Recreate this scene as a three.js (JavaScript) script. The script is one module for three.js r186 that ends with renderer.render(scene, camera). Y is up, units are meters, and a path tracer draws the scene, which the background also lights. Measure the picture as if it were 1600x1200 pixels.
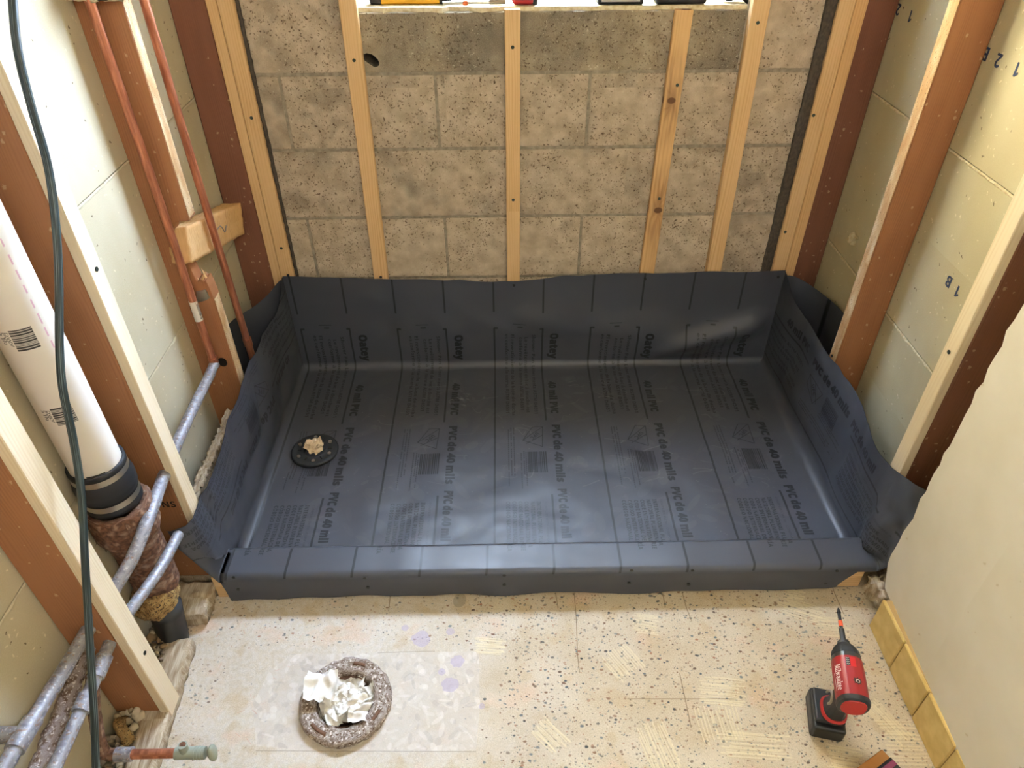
import * as THREE from 'three';
import { mergeGeometries, mergeVertices, toCreasedNormals } from 'three/addons/utils/BufferGeometryUtils.js';
import { ConvexGeometry } from 'three/addons/geometries/ConvexGeometry.js';
import { RoundedBoxGeometry } from 'three/addons/geometries/RoundedBoxGeometry.js';
import { RectAreaLightUniformsLib } from 'three/addons/lights/RectAreaLightUniformsLib.js';
import { TextGeometry } from 'three/addons/geometries/TextGeometry.js';
import { FontLoader } from 'three/addons/loaders/FontLoader.js';
import { Brush, Evaluator, SUBTRACTION } from 'three-bvh-csg';
import { createNoise2D, createNoise3D } from 'simplex-noise';

// ---------------------------------------------------------------- camera, sky, light, exposure
const scene = new THREE.Scene();
const V = (x, y, z) => new THREE.Vector3(x, y, z);
const F = 1116, EYE = V(0, 1.46, 1.9525);
const cz = V(-24, 890, F).normalize();                 // camera axes (right, up, forward): where world -z points
const cyd = V(8, -1400, F); cyd.addScaledVector(cz, -cyd.dot(cz)).normalize();   // where world -y points
const cx = new THREE.Vector3().crossVectors(cz, cyd);   // where world x points
if (cx.x < 0) cx.negate();
// world vectors of the camera's own axes
const camR = V(cx.x, -cyd.x, -cz.x), camU = V(cx.y, -cyd.y, -cz.y), camF = V(cx.z, -cyd.z, -cz.z);
const camera = new THREE.PerspectiveCamera(2 * Math.atan(600 / F) * 180 / Math.PI, 4 / 3, 0.05, 60);
camera.position.copy(EYE);
camera.quaternion.setFromRotationMatrix(new THREE.Matrix4().makeBasis(camR, camU, camF.clone().negate()));
scene.add(camera);
// a photo pixel (1600 x 1200) gives a direction; the plane that the thing touches gives the distance
function P(px, py, axis, value) {
  const d = camR.clone().multiplyScalar((px - 800) / F).addScaledVector(camU, -(py - 600) / F).add(camF);
  const t = (value - EYE[axis]) / d[axis];
  return EYE.clone().addScaledVector(d, t);
}
const renderer = new THREE.WebGLRenderer();
renderer.toneMapping = THREE.LinearToneMapping;
renderer.toneMappingExposure = 0.9;
renderer.shadowMap.enabled = true;
RectAreaLightUniformsLib.init();
scene.background = new THREE.Color().setRGB(0.74, 0.92, 1.20);
scene.backgroundIntensity = 64;
const sun = new THREE.DirectionalLight(new THREE.Color().setRGB(1.0, 0.94, 0.84), 140);   // strikes the added house next door, from behind this room
sun.position.set(2.5, 7, 6); sun.target.position.set(0, 1, -2);
sun.shadow.camera.left = sun.shadow.camera.bottom = -8; sun.shadow.camera.right = sun.shadow.camera.top = 8; sun.shadow.camera.far = 30;
sun.shadow.mapSize.set(2048, 2048);
scene.add(sun, sun.target);
const LAMP = { color: [1.0, 0.93, 0.85], power: 74 };       // added fill light, an unseen bar on the wall behind the photographer

// ---------------------------------------------------------------- helpers
let seed = 7;
const rnd = () => { seed = (seed + 0x6D2B79F5) | 0; let t = Math.imul(seed ^ (seed >>> 15), 1 | seed); t = (t + Math.imul(t ^ (t >>> 7), 61 | t)) ^ t; return ((t ^ (t >>> 14)) >>> 0) / 4294967296; };
const rr = (a, b) => a + (b - a) * rnd();
const n2 = createNoise2D(rnd), n3 = createNoise3D(rnd);
const lerp = (a, b, t) => a + (b - a) * t, clamp = (x, a, b) => Math.min(b, Math.max(a, x));
const smooth = (a, b, x) => { const t = clamp((x - a) / (b - a), 0, 1); return t * t * (3 - 2 * t); };
const fbm = (x, y, o = 4) => { let s = 0, a = 0.5; for (let i = 0; i < o; i++) { s += a * n2(x, y); x *= 2.03; y *= 2.03; a *= 0.5; } return s; };
const taken = {};
const numbered = (n) => { const k = taken[n] = (taken[n] ?? -1) + 1; return k ? n + '_' + String(k).padStart(3, '0') : n; };
function tag(o, label, category, group) { o.userData.label = label; o.userData.category = category; if (group) o.userData.group = group; return o; }
function thing(name, label, category, pos = [0, 0, 0], group) { const g = new THREE.Group(); g.name = numbered(name); g.position.set(...pos); scene.add(g); return tag(g, label, category, group); }
function structure(name, geo, mat) { const o = geo ? new THREE.Mesh(geo, mat) : new THREE.Group(); o.name = name; o.userData.kind = 'structure'; scene.add(o); return o; }
function part(parent, name, geo, mat, label) { const m = new THREE.Mesh(geo, mat); m.name = name; parent.add(m); if (label) m.userData.label = label; return m; }
function single(name, geo, mat, label, category, group) { const m = new THREE.Mesh(geo, mat); m.name = numbered(name); scene.add(m); return tag(m, label, category, group); }
// uv in metres by the way each face points
function planarUV(geo, off = [0, 0]) {
  const g = geo.index ? geo.toNonIndexed() : geo;
  const p = g.attributes.position, n = g.attributes.normal, uv = new Float32Array(p.count * 2);
  for (let i = 0; i < p.count; i++) {
    const ax = Math.abs(n.getX(i)), ay = Math.abs(n.getY(i)), az = Math.abs(n.getZ(i));
    let u, v;
    if (ay > ax && ay > az) { u = p.getX(i); v = p.getZ(i); } else if (ax > az) { u = p.getZ(i); v = p.getY(i); } else { u = p.getX(i); v = p.getY(i); }
    uv[2 * i] = u + off[0]; uv[2 * i + 1] = v + off[1];
  }
  g.setAttribute('uv', new THREE.BufferAttribute(uv, 2));
  return g;
}
// a chamfered box, centred
function cbox(w, h, d, c = 0.003, off = [0, 0]) {
  const pts = [], a = w / 2, b = h / 2, e = d / 2;
  for (const x of [-1, 1]) for (const y of [-1, 1]) for (const z of [-1, 1]) pts.push(V(x * (a - c), y * (b - c), z * e), V(x * (a - c), y * b, z * (e - c)), V(x * a, y * (b - c), z * (e - c)));
  return planarUV(new ConvexGeometry(pts), off);
}
function slab(x0, x1, y0, y1, z0, z1, c = 0.002, off) { return cbox(x1 - x0, y1 - y0, z1 - z0, c, off ?? [rr(0, .1), 0]).translate((x0 + x1) / 2, (y0 + y1) / 2, (z0 + z1) / 2); }
function tube(pts, r, seg = 40, rad = 12, closed = false) { return new THREE.TubeGeometry(new THREE.CatmullRomCurve3(pts.map((p) => p.isVector3 ? p : V(...p)), closed, 'centripetal'), seg, r, rad, closed); }
// a straight or bent run of pipe with capped ends and, where asked, a lumpy surface
function pipe(pts, r, { seg = 60, rad = 14, lump = 0, freq = 60 } = {}) {
  const c = new THREE.CatmullRomCurve3(pts.map((p) => V(...p)), false, 'centripetal');
  const g = new THREE.TubeGeometry(c, seg, r, rad);
  if (lump) { const p = g.attributes.position, n = g.attributes.normal; for (let i = 0; i < p.count; i++) { const k = lump * n3(p.getX(i) * freq, p.getY(i) * freq, p.getZ(i) * freq); p.setXYZ(i, p.getX(i) + n.getX(i) * k, p.getY(i) + n.getY(i) * k, p.getZ(i) + n.getZ(i) * k); } g.computeVertexNormals(); }
  const caps = [0, 1].map((t) => { const d = new THREE.CircleGeometry(r, rad); d.lookAt(c.getTangent(t).multiplyScalar(t ? 1 : -1)); const q = c.getPoint(t); d.translate(q.x, q.y, q.z); return d; });
  return planarUV(mergeGeometries([g, ...caps]));
}
function ring(a, b, r, rad = 18, raw = false) { const A = V(...a), B = V(...b), g = new THREE.CylinderGeometry(r, r, A.distanceTo(B), rad); g.applyQuaternion(new THREE.Quaternion().setFromUnitVectors(V(0, 1, 0), B.clone().sub(A).normalize())); const m = A.clone().add(B).multiplyScalar(.5); return raw ? g.translate(m.x, m.y, m.z) : planarUV(g.translate(m.x, m.y, m.z)); }
// sheet of some thickness over a grid: f(i, j) gives [point, u, v]
function sheet(nu, nv, f, thick = 0.0012, skip = null) {
  const pos = [], uv = [], idx = [];
  for (let j = 0; j <= nv; j++) for (let i = 0; i <= nu; i++) { const [p, a, b] = f(i / nu, j / nv, i, j); pos.push(p.x, p.y, p.z); uv.push(a, b); }
  const at = (i, j) => j * (nu + 1) + i;
  for (let j = 0; j < nv; j++) for (let i = 0; i < nu; i++) { if (skip && skip(i, j)) continue; const a = at(i, j), b = at(i + 1, j), c = at(i + 1, j + 1), d = at(i, j + 1); idx.push(a, d, b, b, d, c); }
  const g = new THREE.BufferGeometry(); g.setAttribute('position', new THREE.Float32BufferAttribute(pos, 3)); g.setAttribute('uv', new THREE.Float32BufferAttribute(uv, 2)); g.setIndex(idx); g.computeVertexNormals();
  const n = g.attributes.normal, N = pos.length / 3, p2 = [], nn = [];
  for (let i = 0; i < N; i++) { p2.push(pos[3 * i] - n.getX(i) * thick, pos[3 * i + 1] - n.getY(i) * thick, pos[3 * i + 2] - n.getZ(i) * thick); nn.push(-n.getX(i), -n.getY(i), -n.getZ(i)); }
  const all = [...idx]; for (let k = 0; k < idx.length; k += 3) all.push(N + idx[k], N + idx[k + 2], N + idx[k + 1]);
  const edge = []; for (let i = 0; i < nu; i++) edge.push([at(i, 0), at(i + 1, 0)], [at(i + 1, nv), at(i, nv)]); for (let j = 0; j < nv; j++) edge.push([at(0, j + 1), at(0, j)], [at(nu, j), at(nu, j + 1)]);
  for (const [a, b] of edge) all.push(a, b, N + a, b, N + b, N + a);
  const out = new THREE.BufferGeometry();
  out.setAttribute('position', new THREE.Float32BufferAttribute([...pos, ...p2], 3)); out.setAttribute('normal', new THREE.Float32BufferAttribute([...n.array, ...nn], 3)); out.setAttribute('uv', new THREE.Float32BufferAttribute([...uv, ...uv], 2)); out.setIndex(all);
  return out;
}
function roughen(geo, amp, freq) { const g = mergeVertices(geo, 1e-5), p = g.attributes.position; for (let i = 0; i < p.count; i++) { const x = p.getX(i), y = p.getY(i), z = p.getZ(i); p.setXYZ(i, x + amp * n3(x * freq, y * freq, z * freq), y + amp * n3(y * freq + 9, z * freq, x * freq), z + amp * n3(z * freq + 5, x * freq + 5, y * freq)); } g.computeVertexNormals(); return g; }
function lumps(geo, amp, freq) { geo.deleteAttribute('uv'); geo.deleteAttribute('normal'); return planarUV(roughen(geo, amp, freq)); }

// ---------------------------------------------------------------- procedural textures
function dataTex(w, h, fn, size, srgb = true) {       // size: metres covered [u, v]
  const a = new Uint8Array(w * h * 4);
  for (let y = 0; y < h; y++) for (let x = 0; x < w; x++) { const c = fn(x / w * size[0], y / h * size[1], x, y), k = 4 * (y * w + x); if (typeof c === 'number') a[k] = a[k + 1] = a[k + 2] = clamp(c, 0, 255); else { a[k] = clamp(c[0], 0, 255); a[k + 1] = clamp(c[1], 0, 255); a[k + 2] = clamp(c[2], 0, 255); } a[k + 3] = 255; }
  const t = new THREE.DataTexture(a, w, h); t.magFilter = THREE.LinearFilter; t.minFilter = THREE.LinearMipmapLinearFilter; t.generateMipmaps = true; t.wrapS = t.wrapT = THREE.RepeatWrapping; t.repeat.set(1 / size[0], 1 / size[1]); if (srgb) t.colorSpace = THREE.SRGBColorSpace; t.needsUpdate = true; return t;
}
function canvas(w, h, draw) { const c = document.createElement('canvas'); c.width = w; c.height = h; draw(c.getContext('2d'), w, h); return c; }
function canvasTex(c, srgb = true) { const t = new THREE.CanvasTexture(c); if (srgb) t.colorSpace = THREE.SRGBColorSpace; t.wrapS = t.wrapT = THREE.RepeatWrapping; return t; }
const std = (o) => new THREE.MeshStandardMaterial({ side: THREE.DoubleSide, ...o });
const mix3 = (a, b, t) => [lerp(a[0], b[0], t), lerp(a[1], b[1], t), lerp(a[2], b[2], t)];

function woodTex(base, dark, { rings = 90, contrast = 0.7, blotch = 0.25, knots = [], specks = 0, s = 0 } = {}) {
  const dots = []; for (let i = 0; i < specks; i++) dots.push([rr(0, .4), rr(0, 2.5), rr(.001, .0035), rr(-1, 1)]);
  const grid = {}; for (const d of dots) { const k = Math.floor(d[0] / .01) + ',' + Math.floor(d[1] / .01); (grid[k] ??= []).push(d); }
  return dataTex(320, 1400, (u, v) => {
    let uu = u + 0.006 * n2(s + u * 6, v * 1.3) + 0.0025 * n2(s + u * 30, v * 4), kn = 0;
    for (const [ku, kv, kr] of knots) { const d = Math.hypot((u - ku), (v - kv) * .6); if (d < kr * 4) { uu += 0.02 * Math.exp(-d * d / (kr * kr * 2)) * Math.sign(u - ku); } kn = Math.max(kn, smooth(kr * 1.15, kr * .7, Math.hypot(u - ku, (v - kv) * 1.3)), .55 * smooth(kr * 5, 0, Math.hypot((u - ku) * 1.5, (v - kv) * .35)) * (0.6 + .4 * n2(u * 90, v * 9))); }
    const g = .5 + .5 * Math.sin(uu * rings * 6.28 + 7 * n2(s + 9 + uu * 14, v * .7)), line = Math.pow(g, 2.2) * (.55 + .45 * n2(s + 40 + u * 25, v * 1.5)), fine = n2(s + u * 900, v * 14) * .5 + n2(s + u * 300, v * 5) * .5;
    let c = mix3(base, dark, clamp(contrast * line + .12 * fine + blotch * fbm(u * 9 + s, v * 2.2, 3), 0, 1));
    c = mix3(c, [dark[0] * .45, dark[1] * .38, dark[2] * .35], clamp(kn, 0, .9));
    const k = grid[Math.floor(u / .01) + ',' + Math.floor(v / .01)]; if (k) for (const [a, b, r] of k) { if (Math.hypot((u - a), (v - b) * .7) < r * (1 + .5 * n2(u * 700, v * 700))) c = mix3(c, [205, 185, 150], .6); }
    return c;
  }, [0.4, 2.5]);
}
const pineMap = woodTex([228, 192, 142], [200, 154, 98], { rings: 150, contrast: .6, s: 3 });
const pineKnotMap = woodTex([226, 186, 132], [194, 142, 84], { rings: 130, contrast: .6, s: 8, knots: [[.205, 1.0, .013], [.198, 1.31, .012]] });
const litPineMap = woodTex([238, 222, 192], [214, 190, 150], { rings: 140, contrast: .5, s: 15 });  // pale new lumber, with the whitening of daylight painted into its colour
const firMap = woodTex([160, 109, 71], [128, 82, 50], { rings: 210, contrast: .55, blotch: .4, s: 21, specks: 260 });
const redMap = woodTex([130, 84, 62], [102, 62, 46], { rings: 200, contrast: .45, blotch: .45, s: 35, specks: 420 });
const M = {};
M.pine = std({ map: pineMap, roughness: .75, bumpMap: pineMap, bumpScale: .0004 });
M.litPine = std({ map: litPineMap, roughness: .75 });
M.pineKnot = std({ map: pineKnotMap, roughness: .75 });
M.fir = std({ map: firMap, roughness: .7, bumpMap: firMap, bumpScale: .0004 });
M.redwood = std({ map: redMap, roughness: .8, bumpMap: redMap, bumpScale: .0004 });
M.dirtyWood = std({ map: dataTex(256, 512, (u, v) => mix3([206, 194, 172], [138, 114, 86], clamp(.35 + .7 * fbm(u * 40, v * 9) + .25 * n2(u * 300, v * 20), 0, 1)), [.25, .5]), roughness: .9 });
// old room faces of the studs, scored in a diamond pattern by the lath that was torn off
const lathMap = dataTex(256, 1024, (u, v) => { const a = Math.abs(((u + v) / .008) % 1 - .5), b = Math.abs(((u - v + 5) / .008) % 1 - .5), m = (a < .14 || b < .14) ? 1 : 0; const w = clamp(.35 + .9 * fbm(u * 22, v * 7), 0, 1); let c = mix3([224, 206, 172], [170, 124, 74], clamp(.75 * (1 - w) + .25 * m * w, 0, 1)); if (n2(u * 160, v * 110) > .82) c = mix3(c, [70, 45, 30], .7); return c; }, [.15, .6]);
M.lathFace = std({ map: lathMap, roughness: .95, bumpMap: lathMap, bumpScale: .0008 });
function blockTex(base, soot, s) {
  const pits = []; for (let i = 0; i < 9500; i++) pits.push([rr(0, .8), rr(0, .8), rr(.0008, .0024) * (rnd() < .06 ? 1.7 : 1), rr(.4, 1), rr(0, 3), rnd() < .2]);
  const grid = {}; for (const p of pits) for (let dx = -1; dx <= 1; dx++) for (let dy = -1; dy <= 1; dy++) { const k = (Math.floor(p[0] / .01) + dx) + ',' + (Math.floor(p[1] / .01) + dy); (grid[k] ??= []).push(p); }
  const dens = (x, y) => fbm(x * 3 + s, y * 3, 2);
  const hgt = new Float32Array(768 * 768);
  const map = dataTex(768, 768, (u, v, x, y) => {
    let c = mix3(base, [base[0] * .84, base[1] * .82, base[2] * .79], clamp(.5 + fbm(u * 14 + s, v * 14) * .9, 0, 1)); let h = 150 + 60 * fbm(u * 160, v * 160, 3);
    const st = clamp(soot + 1.0 * fbm(u * 5 + s * 2, v * 4, 4), 0, 1); c = mix3(c, [104, 97, 86], st * .8);
    c = mix3(c, [214, 200, 172], .3 * smooth(.2, .6, n2(u * 420 + s, v * 420)));
    const cell = grid[Math.floor(u / .01) + ',' + Math.floor(v / .01)];
    if (cell) for (const [a, b, r, k, ang, pale] of cell) { const dx = u - a, dy = v - b, ca = Math.cos(ang), sa = Math.sin(ang), d = Math.hypot((dx * ca + dy * sa), (dy * ca - dx * sa) * 1.9) * (1 + .5 * n2(u * 500, v * 500)); if (d < r && dens(a, b) > -.25 + .5 * (k - .7)) { if (pale) c = mix3(c, [216, 206, 184], .55); else { c = mix3(c, [74, 56, 40], .75 * k); h -= 90; } } }
    hgt[y * 768 + x] = h; return c;
  }, [.8, .8]);
  const bump = dataTex(768, 768, (u, v, x, y) => hgt[y * 768 + x], [.8, .8], false);
  return std({ map, bumpMap: bump, bumpScale: .004, roughness: .95 });
}
M.block = blockTex([211, 196, 174], -.38, 1);
M.blockGrey = blockTex([204, 189, 168], -.12, 5);
M.blockSoot = blockTex([176, 163, 140], .36, 11);
const mortarMap = dataTex(256, 256, (u, v) => mix3([168, 158, 140], [136, 128, 112], clamp(.5 + fbm(u * 40, v * 40), 0, 1)), [.3, .3]);
M.mortar = std({ map: mortarMap, roughness: 1, bumpMap: mortarMap, bumpScale: .004 });
M.plaster = std({ map: dataTex(256, 256, (u, v) => mix3([236, 226, 196], [206, 186, 140], clamp(.3 + 1.1 * fbm(u * 50, v * 50), 0, 1)), [.25, .25]), roughness: 1 });
function boardTex(base, stain, s) {
  const sp = []; for (let i = 0; i < 700; i++) sp.push([rr(0, 1), rr(0, 1), rr(.001, .0032), rnd() < .75, rr(0, 3)]);
  const grid = {}; for (const p of sp) for (let dx = -1; dx <= 1; dx++) for (let dy = -1; dy <= 1; dy++) { const k = (Math.floor(p[0] / .01) + dx) + ',' + (Math.floor(p[1] / .01) + dy); (grid[k] ??= []).push(p); }
  return dataTex(768, 768, (u, v) => { let c = mix3(base, stain, clamp(.4 + .8 * fbm(u * 3 + s, v * 2, 4), 0, 1)); c = mix3(c, [base[0] + 14, base[1] + 14, base[2] + 14], .35 * (.5 + .5 * n2(u * 300, v * 300)));
    const cell = grid[Math.floor(u / .01) + ',' + Math.floor(v / .01)]; if (cell) for (const [a, b, r, pale, an] of cell) { const dx = u - a, dy = v - b, d = Math.hypot(dx * Math.cos(an) + dy * Math.sin(an), 2.2 * (dy * Math.cos(an) - dx * Math.sin(an))) * (1 + .6 * n2(u * 600, v * 600)); if (d < r) c = mix3(c, pale ? [240, 230, 204] : [84, 70, 50], .8); }
    return c; }, [1, 1]);
}
M.boardRight = std({ map: boardTex([206, 198, 164], [190, 177, 138], 2), roughness: .85 });
M.boardLeft = std({ map: boardTex([210, 203, 178], [192, 180, 146], 6), roughness: .85 });
M.paint = std({ map: dataTex(512, 512, (u, v) => { const c = mix3([238, 233, 221], [231, 225, 210], clamp(.5 + fbm(u * 4, v * 4), 0, 1)); return n2(u * 45, v * 45) > .93 ? mix3(c, [196, 180, 150], .5) : c; }, [1.2, 1.2]), roughness: .6 });
M.gypsum = std({ color: 0xe6dfcb, roughness: 1 });
M.whitePaint = std({ color: 0xdcd6c8, roughness: .8 });
M.tile = std({ map: dataTex(256, 256, (u, v) => mix3([220, 194, 128], [200, 170, 102], clamp(.4 + .9 * fbm(u * 18, v * 18), 0, 1)), [.3, .3]), roughness: .35 });
M.grout = std({ color: 0xb59a6a, roughness: 1 });
M.screw = std({ color: 0x3d4740, roughness: .5, metalness: .6 });
M.copper = std({ map: dataTex(128, 1024, (u, v) => mix3([220, 150, 118], [156, 96, 74], clamp(.4 + .9 * fbm(u * 60, v * 9), 0, 1)), [.2, 2.5]), roughness: .36, metalness: .7 });
M.galv = std({ map: dataTex(256, 256, (u, v) => { let c = mix3([176, 178, 186], [128, 130, 140], clamp(.5 + fbm(u * 40, v * 60), 0, 1)); if (fbm(u * 50 + 5, v * 90) > .33) c = mix3(c, [150, 118, 96], .6); if (fbm(u * 120 + 5, v * 120) > .4) c = [206, 206, 210]; return c; }, [.4, .4]), roughness: .5, metalness: .35 });
M.corroded = std({ map: dataTex(256, 256, (u, v) => { let c = mix3([170, 160, 160], [112, 90, 76], clamp(.5 + 1.3 * fbm(u * 60, v * 60), 0, 1)); if (n2(u * 160, v * 160) > .5) c = [222, 216, 214]; return c; }, [.3, .3]), roughness: .8, metalness: .2 });
M.rust = std({ map: dataTex(256, 256, (u, v) => { let c = mix3([128, 92, 70], [82, 56, 44], clamp(.5 + 1.2 * fbm(u * 70, v * 70), 0, 1)); return mix3(c, [196, 178, 160], .55 * smooth(-.1, .6, fbm(u * 30 + 7, v * 30))); }, [.3, .3]), roughness: .95, metalness: .1 });
M.ochre = std({ map: dataTex(256, 256, (u, v) => { let c = mix3([186, 158, 104], [130, 100, 58], clamp(.5 + fbm(u * 50, v * 50), 0, 1)); if (n2(u * 190, v * 190) > .55) c = [44, 34, 24]; return c; }, [.3, .3]), roughness: .9 });
M.rubber = std({ color: 0x1d1f24, roughness: .55 });
M.steel = std({ color: 0xb9b6ae, roughness: .3, metalness: .9 });
M.blackPlastic = std({ color: 0x16181a, roughness: .45 });
M.darkPlastic = std({ color: 0x24272a, roughness: .5 });
M.paper = std({ color: 0xfaf8f2, roughness: .95 });
M.paperTan = std({ color: 0xe6cfae, roughness: .95 });
M.cable = std({ map: dataTex(32, 512, (u, v) => (n2(u * 6, v * 18) > .45 ? [96, 110, 112] : [26, 42, 44]), [1, 1]), roughness: .45 });
M.glass = new THREE.MeshPhysicalMaterial({ color: 0xffffff, transmission: 1, thickness: 0, roughness: 0, ior: 1.5 });
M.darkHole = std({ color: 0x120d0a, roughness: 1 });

// ---------------------------------------------------------------- the room shell
const XL = -.71, XSL = -.80, XR = .905, XSR = .995, CEIL = 2.44, ZF = 2.75;
const WIN = { x0: -.35, x1: .615, y0: 1.085, y1: 1.82 };
// floor: slab with a hole under the closet flange; chips, dust and adhesive are print-fine and live in the map
const FX0 = -1.05, FX1 = 1.15;
const FLANGE = [-.342, 1.19];
{
  const w = 2048, h = 1024, sx = w / 1.85, u0 = -.85, z0 = .85, sz = h / .925;
  const pt = (px, py) => { const q = P(px, py, 'y', 0); return [(q.x - u0) * sx, (q.z - z0) * sz]; };
  const c = canvas(w, h, (g) => {
    const im = g.createImageData(w, h), d = im.data;
    for (let y = 0; y < h; y++) for (let x = 0; x < w; x++) {
      const X = u0 + x / sx, Z = z0 + y / sz, k = 4 * (y * w + x);
      let col = mix3([208, 195, 172], [188, 171, 142], clamp(.45 + .8 * fbm(X * 5, Z * 5, 4), 0, 1));
      const dust = clamp(smooth(.25, -.35, X + .25 * fbm(X * 6, Z * 6)) , 0, 1);
      col = mix3(col, [214, 208, 202], .75 * dust * (.7 + .3 * n2(X * 60, Z * 60)));
      col = mix3(col, [214, 182, 156], .55 * smooth(.25, .6, fbm(X * 4 + 7, Z * 6 + 3, 4) + .25 * smooth(-.5, -.7, X)));
      col = mix3(col, [186, 160, 118], .35 * smooth(.2, .5, fbm(X * 8 + 17, Z * 8)));
      const f = n2(X * 700, Z * 700) * 14 + n2(X * 250, Z * 250) * 9;
      d[k] = clamp(col[0] + f, 0, 255); d[k + 1] = clamp(col[1] + f, 0, 255); d[k + 2] = clamp(col[2] + f, 0, 255); d[k + 3] = 255;
    }
    g.putImageData(im, 0, 0);
    // terrazzo chips
    const cols = ['#3a4148', '#4a5560', '#6b4a36', '#7d5a44', '#2f3133', '#9a6a52', '#5c6a70', '#58463a'];
    for (let i = 0; i < 20000; i++) {
      const X = rr(-.85, 1), Z = rr(.85, 1.775), px = (X - u0) * sx, py = (Z - z0) * sz;
      if (X < -.02 && X > -.62 && Z > 1.06 && Z < 1.33 && rnd() < .93) continue;
      if (X < -.1 && rnd() < .55) continue;
      const r = (rnd() < .16 ? rr(2.4, 4.6) : rr(.8, 2.3)), a = rr(0, 6.3);
      g.globalAlpha = rr(.35, .95) * (X < -.15 ? .75 : 1); g.fillStyle = cols[Math.floor(rnd() * cols.length)]; g.beginPath();
      const nP = 5 + Math.floor(rnd() * 3); for (let k = 0; k < nP; k++) { const t = a + k / nP * 6.283, q = r * rr(.6, 1.1); g.lineTo(px + q * Math.cos(t) * 1.2, py + q * Math.sin(t) * .85); } g.closePath(); g.fill();
    }
    g.globalAlpha = 1;
    // grey cement patch round the flange
    const edge = [[455, 1022], [600, 1020], [748, 1018], [750, 1100], [744, 1172], [600, 1176], [470, 1172], [400, 1165], [395, 1100], [420, 1050]].map((q) => pt(...q));
    g.save(); g.beginPath(); edge.forEach((q) => g.lineTo(...q)); g.closePath(); g.clip();
    g.globalAlpha = .55; g.fillStyle = '#cfc6bc'; g.fillRect(0, 0, w, h);
    for (let i = 0; i < 900; i++) { const px = rr(200, 900), py = rr(180, 520); g.globalAlpha = rr(.05, .3); g.fillStyle = rnd() < .6 ? '#f3eee8' : '#a59c94'; g.beginPath(); g.ellipse(px, py, rr(2, 18), rr(2, 9), rr(0, 3), 0, 7); g.fill(); }
    g.restore();
    g.globalAlpha = .6; g.strokeStyle = '#8c8072'; g.lineWidth = 1.6;
    const line = (...q) => { g.beginPath(); q.forEach((r, i) => { const [x, y] = pt(...r); i ? g.lineTo(x + rr(-1.5, 1.5), y + rr(-1.5, 1.5)) : g.moveTo(x, y); }); g.stroke(); };
    line([590, 1020], [680, 1018]); line([400, 1173], [470, 1173], [600, 1175], [745, 1175]);
    g.globalAlpha = .8; g.strokeStyle = '#6e5a40';
    line([897, 926], [900, 970], [903, 1020], [905, 1050]); line([1066, 926], [1073, 950], [1082, 972]); line([1062, 1052], [1072, 1100], [1080, 1138]); line([868, 926], [872, 950]); line([610, 927], [608, 955]); line([1035, 926], [1040, 950]); line([1302, 922], [1318, 960]); line([980, 1092], [1150, 1092]);
    // purple primer drips
    for (const [px, py, r] of [[657, 998, 15], [633, 981, 6], [704, 987, 7], [715, 1033, 11], [703, 1070, 13], [753, 1103, 5], [690, 1050, 6]]) { const [x, y] = pt(px, py); g.globalAlpha = .42; g.fillStyle = '#a99cc4'; g.beginPath(); for (let k = 0; k < 18; k++) { const t = k / 18 * 6.283, q = r * 1.55 * rr(.82, 1.1); g.lineTo(x + q * Math.cos(t), y + q * Math.sin(t)); } g.closePath(); g.fill(); }
    g.globalAlpha = .5; g.fillStyle = '#8f8676'; { const [x, y] = pt(718, 938); g.beginPath(); g.ellipse(x, y, 17, 22, .2, 0, 7); g.fill(); }
    // combed adhesive left from old tiles
    for (const [px, py, L, W, a] of [[765, 1010, 40, 26, .1], [1010, 975, 34, 34, .2], [972, 1035, 40, 46, 1.0], [1130, 1080, 60, 40, .12], [1125, 1130, 46, 60, 1.5], [1180, 1165, 80, 34, .1], [1030, 1170, 60, 40, 1.3], [1255, 955, 60, 34, .4], [1300, 980, 44, 34, .1], [1385, 1125, 60, 26, 1.1], [1415, 1160, 50, 60, .05], [1240, 925, 30, 30, .2], [860, 1150, 40, 30, .8], [1320, 1185, 40, 30, .2]]) {
      const [x, y] = pt(px, py); g.save(); g.translate(x, y); g.rotate(a);
      for (let k = -6; k <= 6; k++) { const yy = k * W / 7.5 + rr(-1, 1), e = rr(.6, 1.05); g.globalAlpha = .42; g.strokeStyle = '#ecdfba'; g.lineWidth = rr(2.6, 4.4); g.beginPath(); g.moveTo(-L * e, yy); g.quadraticCurveTo(0, yy + rr(-5, 5), L * rr(.6, 1.05), yy + rr(-3, 3)); g.stroke(); g.globalAlpha = .22; g.strokeStyle = '#9c8254'; g.lineWidth = 1; g.beginPath(); g.moveTo(-L * e, yy + 2.6); g.lineTo(L * .8, yy + 2.6); g.stroke(); }
      g.restore();
    }
    // plaster crumbs and scratches
    for (let i = 0; i < 1500; i++) { const px = rr(0, w), py = rr(0, h); g.globalAlpha = rr(.2, .6); g.fillStyle = '#f4ecd8'; g.fillRect(px, py, rr(1, 3.4), rr(1, 2.4)); }
    g.globalAlpha = .4; g.strokeStyle = '#c88a70'; for (let i = 0; i < 26; i++) { const x = rr(150, 420), y = rr(130, 700); g.lineWidth = rr(.8, 2.2); g.beginPath(); g.moveTo(x, y); g.lineTo(x + rr(-16, 16), y + rr(-16, 16)); g.stroke(); }
    g.globalAlpha = 1;
  });
  const t = canvasTex(c); t.repeat.set(1 / 1.85, 1 / .925); t.offset.set(-u0 / 1.85, z0 / .925 + 1 - 1);
  M.floor = std({ map: t, roughness: .62, bumpMap: t, bumpScale: .0009 });
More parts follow.
